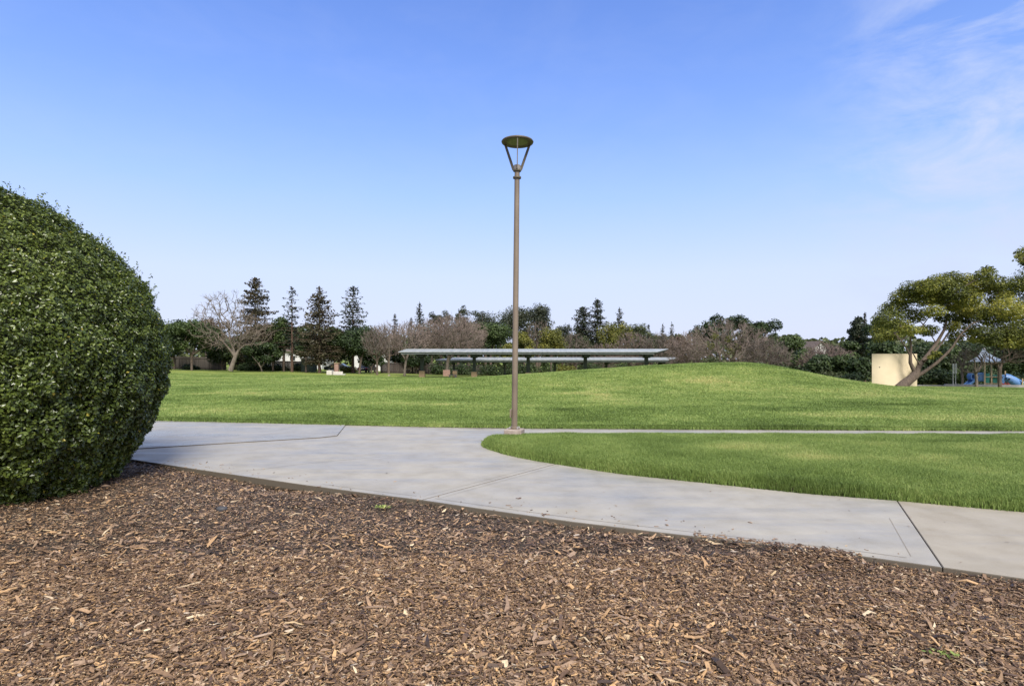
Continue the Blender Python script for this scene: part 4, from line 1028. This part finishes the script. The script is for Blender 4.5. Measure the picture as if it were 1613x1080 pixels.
bare_tree(1538, 45.5, 545, 27, 'small bare tree with a forked trunk before the open blue slide', 'twigpale', 'barkpale', 48, 3, fork=.24, r0=.11, tr=.008, twl=.45, group='bare trees by the playground')
bare_tree(1575, 45.0, 540, 44, 'wider bare tree with an upright trunk before the tube slide', 'twigpale', 'bark', 110, 3, fork=.5, r0=.12, tr=.008, twl=.5, group='bare trees by the playground')
bare_tree(1516, 52.0, 548, 15, 'bare tree between the sign posts and the open slide', 'twigpale', 'barkpale', 110, 4, fork=.3, r0=.10, tr=.008, twl=.4, group='bare trees by the playground')

# ------------------------------------------------------------------ curved wall and low walls
Yw = 46.6; xl, xr = PX(1371.5, Yw), PX(1442.5, Yw); zb_ = min(tz(xl, Yw), tz(xr, Yw)) - .15; zt_ = PZ(557.0, Yw)
cw = thing('curved_wall', ((xl + xr) / 2, Yw, zb_), 'curved tan stucco wall standing behind the leaning tree', 'wall')
a = np.linspace(-1, 1, 40); rad_ = 2.9; hwid = (xr - xl) / 2; th = np.arcsin(np.clip(a * hwid / rad_, -1, 1))
def arc(r, z): return np.stack([(xl + xr) / 2 + r * np.sin(th), Yw + rad_ * .72 - r * np.cos(th), np.full(40, z)], 1)
V = np.concatenate([arc(rad_, zb_), arc(rad_, zt_), arc(rad_ - .22, zt_), arc(rad_ - .22, zb_)]); Fc = []
for s_ in range(3):
    for k in range(39): Fc.append([s_ * 40 + k, s_ * 40 + k + 1, (s_ + 1) * 40 + k + 1, (s_ + 1) * 40 + k])
Fc += [[0, 40, 80, 120], [39, 159, 119, 79]]
obj('wall_panel', [(V, np.array(Fc))], M['stucco'], cw, smooth=False)
obj('spout', polytube([PP(1385.5, 578, Yw - .85), PP(1385.5, 578.2, Yw - 1.2)], .045, 10), M['lampdark'], cw)
def low_wall(x0, x1, Y0, Y1, h0, w, mat, name, label, cat):
    A = np.array([PX(x0, Y0), Y0]); B = np.array([PX(x1, Y1), Y1]); n_ = 24; V = []; d = unit(B - A); nn = np.array([-d[1], d[0]])
    for q in np.linspace(0, 1, n_):
        p = A + (B - A) * q; z = tz(*p)
        for sg, zz in ((-1, z - .3), (-1, z + h0), (1, z + h0), (1, z - .3)): V.append([*(p + nn * sg * w / 2), zz])
    Fc = [[k * 4 + j, k * 4 + (j + 1) % 4, k * 4 + 4 + (j + 1) % 4, k * 4 + 4 + j] for k in range(n_ - 1) for j in range(4)] + [[0, 1, 2, 3], [(n_ - 1) * 4 + j for j in (3, 2, 1, 0)]]
    return tag(obj(name, [(np.array(V), np.array(Fc))], mat), label, cat)
low_wall(1442, 1492, 48.5, 48.5, .16, .35, M['concrete'], 'low_wall', 'low beige wall between the curved wall and the sign posts', 'wall')
low_wall(1488, 1740, 48.0, 44.0, .26, .3, M['greyconc'], 'playground_curb', 'long grey concrete curb edging the playground', 'curb')

# ------------------------------------------------------------------ signs
for k, (qx, lab) in enumerate([(1501.3, 'left of the two narrow grey signs on posts by the playground'), (1505.3, 'right of the two narrow grey signs on posts by the playground')]):
    Y = 46.5 + .2 * k; X = PX(qx, Y); z0 = tz(X, Y); zt = PZ(572.5, Y)
    t = thing('park_sign', (X, Y, z0), lab, 'sign', 'pair of park signs')
    obj('post', [tubes([(X, Y, z0 - .1)], [(X, Y, zt)], .032, .032, 10)], M['galv'], t, smooth=True)
    obj('sign_panel', bevel_box((X, Y - .05, zt - .41), (.17, .02, .82), .006, .25), M['signgrey'], t)

# ------------------------------------------------------------------ play structure
def play():
    Y = 52.0; W = lambda a, b, dy=0.: PP(a, b, Y + dy)
    X0 = PX(1555, Y); z0 = tz(X0, Y)
    t = thing('play_structure', (X0, Y, z0), 'blue roofed playground climbing structure with two blue slides', 'playground')
    ap = W(1549.5, 551); e = 1.28; ez = PZ(568.5, Y); xc = PX(1555, Y); ang = math.atan2(xc, Y); ca, sa = math.cos(ang), math.sin(ang)
    sq = ((-1, -1), (1, -1), (1, 1), (-1, 1))
    def ring(cx_, r, z): return [(cx_ + r * (sx * ca + sy * sa), Y + r * (-sx * sa + sy * ca), z) for sx, sy in sq]
    ring0 = ring(xc, e, ez); ring1 = ring(xc - .12, .46 * e, (ez + ap[2]) / 2 - .10); top = ring(ap[0], .10, ap[2])
    lowr = [(x_, y_, z_ - .09) for x_, y_, z_ in ring0]
    V = np.array(lowr + ring0 + ring1 + top); Fc = [[l * 4 + j, l * 4 + (j + 1) % 4, l * 4 + 4 + (j + 1) % 4, l * 4 + 4 + j] for l in range(3) for j in range(4)] + [[12, 13, 14, 15], [3, 2, 1, 0]]
    rf = obj('roof', [(V, np.array(Fc))], M['playroof'], t)
    obj('finial', [lathe([(.0, ap[2]), (.12, ap[2]), (.16, ap[2] + .06), (.09, ap[2] + .16), (0, ap[2] + .18)], (ap[0], Y, 0), 12)], M['white'], rf)
    for (qx, ty, dy) in [(1525.5, 584, .6), (1551, 570, -1.0), (1561.5, 570, .9), (1572.5, 570, -1.0), (1583.2, 584, -.4), (1576.5, 584, .9), (1540, 570, .9)]:
        p = W(qx, ty, dy); obj('post', [tubes([(p[0], p[1], z0 - .1)], [p], .065, .065, 10)], M['playtan'], t, smooth=True)
    pz = z0 + 1.0
    obj('platform', [box((X0 + .1, Y, pz - .05), (2.0, 1.8, .08), -ang)], M['lampdark'], t)
    for (qa, qb, ya, yb, dy, mt) in [(1553, 1558, 588, 603, -.95, 'playteal'), (1564.5, 1571, 590, 603, -.9, 'playteal'), (1574, 1582, 590, 604, -.5, 'playblue'), (1526.5, 1531, 588, 601, .5, 'playteal')]:
        p, q = W(qa, ya, dy), W(qb, yb, dy); obj('panel', bevel_box(((p[0] + q[0]) / 2, p[1], (p[2] + q[2]) / 2), (q[0] - p[0], .05, p[2] - q[2]), .02, -.3), M[mt], t)
    for yb in (593.5, 604):
        p, q = W(1551, yb, -1.02), W(1572.5, yb, -1.02); obj('rail', [tubes([p], [q], .035, .035, 8)], M['playtan'], t, smooth=True)
    # open slide with raised side walls, running out to the left
    ctr = [W(1541, 594, -.3), W(1534, 598.5, -.45), W(1527, 604.5, -.6), W(1521, 609.5, -.7), W(1515, 611.8, -.75)]
    V, Fc = [], []
    cs = [(-.36, .20), (-.33, .22), (-.28, .02), (0, -.03), (.28, .02), (.33, .22), (.36, .20), (.30, -.04), (0, -.08), (-.30, -.04)]
    for p in ctr:
        for (u_, v_) in cs: V.append(p + np.array([.10 * u_, u_, v_]))
    nC = len(cs)
    for k in range(len(ctr) - 1):
        for j in range(nC): Fc.append([k * nC + j, k * nC + (j + 1) % nC, (k + 1) * nC + (j + 1) % nC, (k + 1) * nC + j])
    obj('slide', [(np.array(V), np.array(Fc))], M['playblue'], t, smooth=False)
    # hood panel with two round openings
    p = W(1541, 586.5, -.55); q = W(1549.5, 606, -.55)
    hd = obj('slide_hood', bevel_box(((p[0] + q[0]) / 2 - .1, p[1], (p[2] + q[2]) / 2 + .15), (q[0] - p[0] + .1, .45, p[2] - q[2] - .3), .12, -.6), M['playblue'], t)
    for qx in (1533.0, 1539.0):
        c = W(qx, 593.2, -.62); th_ = np.linspace(0, 2 * np.pi, 17)[:-1]
        o_ = np.stack([c[0] + .19 * np.cos(th_), np.full(16, c[1]), c[2] + .32 * np.sin(th_)], 1); i_ = np.stack([c[0] + .12 * np.cos(th_), np.full(16, c[1]), c[2] + .24 * np.sin(th_)], 1)
        Vh = np.vstack([o_, i_, o_ + [0, .5, 0], i_ + [0, .5, 0]]); j = np.arange(16); k2 = (j + 1) % 16
        obj('hoop', [(Vh, np.concatenate([np.stack([j, k2, 16 + k2, 16 + j], 1), np.stack([j, 32 + j, 32 + k2, k2], 1), np.stack([16 + j, 16 + k2, 48 + k2, 48 + j], 1)]))], M['playblue'], hd)
    # tube slide
    pts = [W(1581, 594.5, -.3), W(1587, 596, -.4), W(1594, 599.5, -.5), W(1601, 603.5, -.6), W(1607, 607, -.5), W(1612, 609, .1)]
    tu = obj('tube_slide', polytube(pts, [.40, .42, .43, .43, .43, .45], 18), M['playblue'], t, smooth=True)
    for (qx, qy) in [(1585.5, 596), (1590.5, 597), (1596.5, 600.5)]:
        c = W(qx, qy, -.90); obj('port_hole', [lathe([(0, -.02), (.07, -.02), (.085, 0), (.085, .05)], (0, 0, 0), 14)], M['glass'], tu)
        o2 = tu.children[-1]; o2.rotation_euler = (math.radians(90), 0, 0)
        me = o2.data
        for v in me.vertices: v.co = Vector((v.co.x + OFF[t.name][0], v.co.y + OFF[t.name][1], v.co.z + OFF[t.name][2]))
        o2.location = tuple(c + [0, .09, 0] - OFF[t.name])
    # red arched climber
    rd = []
    for k in range(4):
        x0 = PX(1557 + k * 4.6, Y); rd += polytube([(x0, Y - 1.3, z0), (x0, Y - 1.25, z0 + .35), (x0, Y - 1.05, z0 + .5)], .03, 6)
    for zz in (.18, .36): rd.append(tubes([(PX(1556, Y), Y - 1.27, z0 + zz)], [(PX(1572, Y), Y - 1.27, z0 + zz)], .028, .028, 6))
    obj('climber', rd, M['playred'], t, smooth=True)
    t2 = thing('activity_board', (PX(1612, 51), 51, tz(PX(1612, 51), 51)), 'teal playground panel with a tan post beside the tube slide', 'playground')
    p = PP(1608.5, 602.5, 51); q = PP(1618, 612, 51)
    obj('panel', bevel_box(((p[0] + q[0]) / 2, 51, (p[2] + q[2]) / 2 - .1), (q[0] - p[0], .06, p[2] - q[2] + .2), .02), M['playteal'], t2)
    p = PP(1610.5, 596, 50.9); obj('post', [tubes([(p[0], p[1], tz(p[0], 51) - .1)], [p], .06, .06, 10)], M['playtan'], t2, smooth=True)
play()

# ------------------------------------------------------------------ fences, houses, bench, cars
def fence(x0, Y0, x1, Y1, h_, mat, label):
    A = np.array([PX(x0, Y0), Y0]); B = np.array([PX(x1, Y1), Y1]); Ln = np.linalg.norm(B - A); d = (B - A) / Ln; rz = math.atan2(d[1], d[0])
    t = thing('wooden_fence', ((A + B) / 2)[0:2].tolist() + [tz(*((A + B) / 2))], label, 'fence', 'wooden fences along the back')
    bd = []; w = .19; n_ = int(Ln / w)
    for k in range(n_):
        p = A + d * (k + .5) * w; z = tz(*p); hh = h_ * R.uniform(.985, 1.01)
        bd.append(box((p[0], p[1] + R.uniform(-.008, .008), z + hh / 2), (w - .012, .02, hh), rz))
    obj('boards', bd, mat, t)
    for zz in (.35, h_ - .12):
        V, Fc = box((0, 0, 0), (Ln, .06, .1), rz); m_ = (A + B) / 2; s_ = (tz(*B) - tz(*A)) / Ln
        V[:, 2] += (V[:, 0] * d[0] + V[:, 1] * d[1]) * s_; V += [m_[0], m_[1] - .05, (tz(*A) + tz(*B)) / 2 + zz]
        obj('rail', [(V, Fc)], mat, t)
    for k in range(int(Ln / 2.6) + 1):
        p = A + d * min(k * 2.6, Ln - .05); z = tz(*p); obj('post', [box((p[0], p[1] - .07, z + (h_ + .08) / 2), (.11, .11, h_ + .08), rz)], mat, t)
    return t
fence(-160, 98, 358, 87, 1.95, M['fence'], 'weathered grey board fence right of the clipped bush')
fence(362, 90, 500, 94, 1.6, M['fencedark'], 'dark board fence behind the conifer trunks')
fence(600, 92, 760, 98, 1.75, M['fencedark'], 'dark brown board fence behind the left end of the canopies')

def house(px0, px1, Y, eave, ridge, wallm, roofm, label, depth=8, windows=2, gable=False):
    x0, x1 = PX(px0, Y), PX(px1, Y); zg = tz((x0 + x1) / 2, Y) - .2; ze, zr = PZ(eave, Y), PZ(ridge, Y)
    t = thing('house', ((x0 + x1) / 2, Y, zg), label, 'house', 'houses behind the trees')
    if gable:
        xm = (x0 + x1) / 2
        V = np.array([[x0, Y, zg], [x1, Y, zg], [x1, Y, ze], [xm, Y, zr - .1], [x0, Y, ze]]); V = np.vstack([V, V + [0, depth, 0]])
        wl = obj('wall', [(V, np.array([[0, 1, 2, 4], [5, 9, 7, 6], [0, 4, 9, 5], [1, 6, 7, 2]])), (V, np.array([[4, 2, 3], [9, 8, 7]]))], wallm, t)
        o_ = .35; k_ = (zr - ze) / (x1 - xm)
        P5 = np.array([[x0 - o_, Y - o_, ze - o_ * k_], [xm, Y - o_, zr], [x1 + o_, Y - o_, ze - o_ * k_]]); V = np.vstack([P5, P5 + [0, depth + 2 * o_, 0]]); V = np.vstack([V, V + [0, 0, .16]])
        obj('roof', [(V, np.array([[0, 1, 4, 3], [1, 2, 5, 4], [6, 9, 10, 7], [7, 10, 11, 8], [0, 6, 7, 1], [1, 7, 8, 2], [3, 4, 10, 9], [4, 5, 11, 10], [0, 3, 9, 6], [2, 8, 11, 5]]))], roofm, t)
    else:
        wl = obj('wall', [box(((x0 + x1) / 2, Y + depth / 2, (zg + ze) / 2), (x1 - x0, depth, ze - zg))], wallm, t)
        o_ = .5; V = np.array([[x0 - o_, Y - o_, ze], [x1 + o_, Y - o_, ze], [x1 + o_, Y + depth + o_, ze], [x0 - o_, Y + depth + o_, ze], [x0 + depth * .3, Y + depth / 2, zr], [x1 - depth * .3, Y + depth / 2, zr]])
        obj('roof', [(V, np.array([[0, 1, 5, 4], [2, 3, 4, 5]])), (V, np.array([[1, 2, 5], [3, 0, 4]])), (V, np.array([[3, 2, 1, 0]]))], roofm, t)
    for k in range(windows):
        xw = x0 + (x1 - x0) * (k + .5) / windows; w_ = obj('window', [box((xw, Y - .02, ze - 1.35), (1.2, .08, 1.1))], M['white'], t)
        obj('pane', [box((xw, Y - .065, ze - 1.35), (1.0, .02, .9))], M['glass'], w_)
    return t
house(415, 507, 112, 553, 541, M['white'], M['shingle'], 'white house glimpsed between the conifer trunks', 9, 3)
house(556, 612, 114, 556, 546, M['white'], M['shingle'], 'white house glimpsed right of the concrete bench', 8, 2)
house(632, 668, 108, 575, 568, M['cream'], M['pinkroof'], 'cream house with a pinkish roof behind the dark board fence', 9, 2)
house(1283, 1303, 108, 547, 538, M['white'], M['shingle'], 'far white gabled house peeking over the low pinkish bare tree', 7, 1, True)
# dark green shed
Y = 88; p = PP(474, 564.5, Y); q = PP(492, 587, Y)
t = thing('garden_shed', ((p[0] + q[0]) / 2, Y, tz(p[0], Y)), 'dark green shed left of the broad bronze conifer', 'shed')
obj('wall', [box(((p[0] + q[0]) / 2, Y + .8, (p[2] + tz(p[0], Y)) / 2 - .1), (q[0] - p[0], 1.6, p[2] - tz(p[0], Y)))], M['shedgreen'], t)
V, Fc = box(((p[0] + q[0]) / 2, Y + .8, p[2] - .02), (q[0] - p[0] + .3, 1.9, .12)); V[:, 2] += (V[:, 1] - Y) * .08
obj('roof', [(V, Fc)], M['fascia'], t); obj('door', [box(((p[0] + q[0]) / 2, Y - .02, tz(p[0], Y) + .95), (.8, .05, 1.8))], M['steel'], t)
# concrete bench wall, brick pillar, bin, slab bench
Y = 72; t = thing('concrete_bench', (PX(528, Y), Y, tz(PX(528, Y), Y)), 'pale concrete bench with a low back wall on the lawn edge', 'bench')
def cb(x0, x1, y0, y1, Yc, dep): 
    a_, b_ = PP(x0, y0, Yc), PP(x1, y1, Yc); return bevel_box(((a_[0] + b_[0]) / 2, Yc, (a_[2] + b_[2]) / 2), (b_[0] - a_[0], dep, a_[2] - b_[2]), .03)
obj('end_block', cb(516, 524.2, 583.2, 593.5, Y, .9), M['concrete'], t)
obj('back_wall', cb(524.4, 540, 585, 593, Y + .3, .25), M['concrete'], t)
obj('seat', cb(526, 544.3, 589, 590.4, Y - .3, .5), M['greyconc'], t)
for qx in (529, 541): obj('leg', cb(qx, qx + 2, 590.5, 594, Y - .3, .4), M['greyconc'], t)
Y = 75; t = thing('brick_pillar', (PX(530, Y), Y, tz(PX(530, Y), Y)), 'pinkish brick pillar standing behind the concrete bench', 'pillar')
obj('shaft', cb(527.4, 533.6, 572.5, 594, Y, .5), M['brick'], t); obj('cap', cb(526.8, 534.2, 571.5, 572.6, Y, .62), M['tanblock'], t)
Y = 74; t = thing('litter_bin', (PX(716.5, Y), Y, tz(PX(716.5, Y), Y)), 'square brown litter bin under the canopies', 'bin')
obj('body', cb(713.2, 720, 584, 594, Y, .55), M['tanblock'], t); obj('lid', cb(712.9, 720.3, 583, 584, Y, .6), M['lampdark'], t)
Y = 78; tag(obj('brick_wall', cb(698, 709, 582.5, 593.5, Y, .3), M['brick']), 'low reddish wall behind the leaning trunk under the canopies', 'wall')
Y = 70; t = thing('slab_bench', (PX(713, Y), Y, tz(PX(713, Y), Y)), 'low pale slab bench in front of the brown bin', 'bench')
z0 = tz(PX(713, Y), Y); obj('seat', bevel_box((PX(713, Y), Y, z0 + .30), (1.0, .4, .08), .02), M['concrete'], t)
for sx in (-.35, .35): obj('leg', bevel_box((PX(713, Y) + sx, Y, z0 + .12), (.12, .34, .27), .01), M['greyconc'], t)

def car(px, Y, rz, mat, label):
    X = PX(px, Y); z0 = tz(X, Y); t = thing('parked_car', (X, Y, z0), label, 'car', 'cars parked behind the bench')
    side = [(-2.2, .35), (-2.22, .75), (-2.1, .92), (-1.5, 1.0), (-.95, 1.42), (.55, 1.45), (1.15, 1.0), (2.0, .86), (2.2, .65), (2.2, .35)]
    ca, sa = math.cos(rz), math.sin(rz)
    def tf(V): V = np.asarray(V, float); return np.stack([V[:, 0] * ca - V[:, 1] * sa + X, V[:, 0] * sa + V[:, 1] * ca + Y, V[:, 2] + z0], 1)
    V = []
    for sg in (-1, 1):
        for (x_, z_) in side: V.append((x_, sg * (.86 if z_ < 1.1 else .68), z_))
    n_ = len(side); Fc = [[k, (k + 1) % n_, n_ + (k + 1) % n_, n_ + k] for k in range(n_)]
    low = [0, 1, 2, 3, 6, 7, 8, 9]; caps = []
    tri = [[3, 4, 5], [3, 5, 6], [0, 1, 2], [0, 2, 3], [0, 3, 6], [0, 6, 9], [6, 7, 8], [6, 8, 9]]
    caps = tri + [[n_ + a for a in q[::-1]] for q in tri]
    V = tf(V); obj('body', [(V, np.array(Fc)), (V, np.array(caps))], mat, t)
    def quadp(name, pts, m): Vq = tf(pts); return obj(name, [(Vq, np.array([[0, 1, 2, 3]]))], m, t)
    for sg in (-1, 1):
        y1, y2 = sg * .875, sg * .70; quadp('side_window', [(-1.35, y1 * .98, 1.03), (1.0, y1 * .98, 1.03), (.5, y2, 1.40), (-.88, y2, 1.38)], M['glass'])
    quadp('rear_window', [(-1.46, -.74, 1.06), (-1.46, .74, 1.06), (-1.0, .62, 1.40), (-1.0, -.62, 1.40)], M['glass'])
    quadp('windscreen', [(1.14, -.74, 1.04), (1.14, .74, 1.04), (.6, .62, 1.42), (.6, -.62, 1.42)], M['glass'])
    for sx in (-1.35, 1.35):
        for sg in (-1, 1):
            w_ = obj('wheel', [(tf(v_), f_) for v_, f_ in polytube([(sx, sg * .70, .31), (sx, sg * .90, .31)], .31, 16)], M['tyre'], t)
            obj('rim', [(tf(v_), f_) for v_, f_ in polytube([(sx, sg * .89, .31), (sx, sg * .915, .31)], .19, 12)], M['chrome'], w_)
    for sg in (-1, 1):
        obj('tail_light', [(tf(box((-2.2, sg * .66, .78), (.08, .3, .14))[0]), box((0, 0, 0), (1, 1, 1))[1])], M['redlens'], t)
        obj('headlight', [(tf(box((2.14, sg * .62, .72), (.1, .34, .14))[0]), box((0, 0, 0), (1, 1, 1))[1])], M['chrome'], t)
    obj('number_plate', [(tf(box((-2.235, 0, .72), (.03, .5, .13))[0]), box((0, 0, 0), (1, 1, 1))[1])], M['white'], t)
car(534, 94, .06, M['carblack'], 'black car parked behind the brick pillar')
car(579, 95, 1.45, M['carblue'], 'dark blue car parked end-on right of the bench')

# ------------------------------------------------------------------ light, sky, camera
SUN_EL, SUN_AZ = math.radians(47), math.radians(164)     # azimuth clockwise from +Y: behind and to the left
sd = bpy.data.lights.new('sun', 'SUN'); sd.energy = 3.0; sd.angle = math.radians(25); sd.color = (1, .95, .87)
so = bpy.data.objects.new('sun', sd); col.objects.link(so)
dirv = Vector((math.sin(SUN_AZ) * math.cos(SUN_EL), math.cos(SUN_AZ) * math.cos(SUN_EL), math.sin(SUN_EL)))
so.rotation_euler = dirv.to_track_quat('Z', 'Y').to_euler(); so.location = dirv * 50

w = bpy.data.worlds.new('World'); scene.world = w; w.use_nodes = True; nt = w.node_tree
sky = N(nt, 'ShaderNodeTexSky', sky_type='NISHITA'); sky.sun_disc = False; sky.sun_elevation = SUN_EL; sky.sun_rotation = SUN_AZ
sky.air_density = 1.0; sky.dust_density = .6; sky.ozone_density = 3.0; sky.altitude = 50
bg = nt.nodes['Background']; bg.inputs['Strength'].default_value = .10
tc = nt.nodes.new('ShaderNodeTexCoord')
mp = N(nt, 'ShaderNodeMapping'); mp.inputs['Scale'].default_value = (2.6, 2.6, 6.0); mp.inputs['Rotation'].default_value = (0, .25, .3)
nt.links.new(tc.outputs['Generated'], mp.inputs['Vector'])
n1 = N(nt, 'ShaderNodeTexNoise', Scale=2.6, Detail=7, Roughness=.62, Distortion=.4); nt.links.new(mp.outputs['Vector'], n1.inputs['Vector'])
c1 = ramp(nt, [(.44, (0, 0, 0)), (.72, (1, 1, 1))], n1.outputs['Fac'])
sep = nt.nodes.new('ShaderNodeSeparateXYZ'); nt.links.new(tc.outputs['Generated'], sep.inputs[0])
mr = N(nt, 'ShaderNodeMapRange', interpolation_type='SMOOTHSTEP'); mr.inputs['From Min'].default_value = .40; mr.inputs['From Max'].default_value = .60; mr.inputs['To Min'].default_value = .06; mr.inputs['To Max'].default_value = .85
nt.links.new(sep.outputs['X'], mr.inputs['Value'])
mm = N(nt, 'ShaderNodeMath', operation='MULTIPLY'); nt.links.new(c1.outputs['Color'], mm.inputs[0]); nt.links.new(mr.outputs['Result'], mm.inputs[1])
tn_ = N(nt, 'ShaderNodeMix', data_type='RGBA', blend_type='MULTIPLY'); tn_.inputs['Factor'].default_value = 1; tn_.inputs['B'].default_value = (.88, .955, 1.34, 1)
nt.links.new(sky.outputs['Color'], tn_.inputs['A'])
hz = N(nt, 'ShaderNodeMapRange', interpolation_type='SMOOTHSTEP'); hz.inputs['From Min'].default_value = .02; hz.inputs['From Max'].default_value = .75; hz.inputs['To Min'].default_value = .95; hz.inputs['To Max'].default_value = 0
nt.links.new(sep.outputs['Z'], hz.inputs['Value'])
hm = N(nt, 'ShaderNodeMix', data_type='RGBA')
air = ramp(nt, [(.02, (.71, .765, .97)), (.13, (.665, .755, .97)), (.26, (.45, .635, .97)), (.38, (.295, .485, .96)), (.52, (.185, .36, .91))], sep.outputs['Z'])
air5 = N(nt, 'ShaderNodeVectorMath', operation='SCALE'); air5.inputs['Scale'].default_value = 5.0; nt.links.new(air.outputs['Color'], air5.inputs[0]); nt.links.new(air5.outputs['Vector'], hm.inputs['B'])
nt.links.new(hz.outputs['Result'], hm.inputs['Factor']); nt.links.new(tn_.outputs['Result'], hm.inputs['A'])
mx = N(nt, 'ShaderNodeMix', data_type='RGBA'); mx.inputs['B'].default_value = (3.2, 3.6, 4.8, 1)
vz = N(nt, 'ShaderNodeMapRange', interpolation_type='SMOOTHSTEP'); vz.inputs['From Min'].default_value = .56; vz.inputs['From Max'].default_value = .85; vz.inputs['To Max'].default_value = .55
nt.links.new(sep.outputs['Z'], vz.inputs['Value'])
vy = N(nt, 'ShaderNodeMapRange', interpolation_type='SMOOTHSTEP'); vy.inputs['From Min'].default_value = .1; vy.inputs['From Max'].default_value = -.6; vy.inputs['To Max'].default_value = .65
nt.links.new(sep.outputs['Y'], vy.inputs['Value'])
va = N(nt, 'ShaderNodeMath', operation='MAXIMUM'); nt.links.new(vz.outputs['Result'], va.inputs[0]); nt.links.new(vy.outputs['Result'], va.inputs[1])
sky_fill = N(nt, 'ShaderNodeMix', data_type='RGBA'); sky_fill.inputs['B'].default_value = (4.6, 4.35, 4.0, 1)     # unseen cloud-white sky added overhead and behind the viewer as neutral fill
nt.links.new(va.outputs[0], sky_fill.inputs['Factor']); nt.links.new(hm.outputs['Result'], sky_fill.inputs['A'])
nt.links.new(mm.outputs[0], mx.inputs['Factor']); nt.links.new(sky_fill.outputs['Result'], mx.inputs['A']); nt.links.new(mx.outputs['Result'], bg.inputs['Color'])

cd = bpy.data.cameras.new('camera'); cam = bpy.data.objects.new('camera', cd); col.objects.link(cam)
cam.location = (0, 0, CH); cam.rotation_euler = (math.radians(90), 0, 0)
cd.sensor_width = 36; cd.lens = F / 1613 * 36; cd.shift_y = 15.0 / 1613; cd.clip_end = 2000; cd.clip_start = .05
scene.camera = cam
scene.view_settings.view_transform = 'Standard'; scene.view_settings.look = 'None'; scene.view_settings.gamma = 1.0
scene.view_settings.use_curve_mapping = False; scene.view_settings.exposure = 1.05
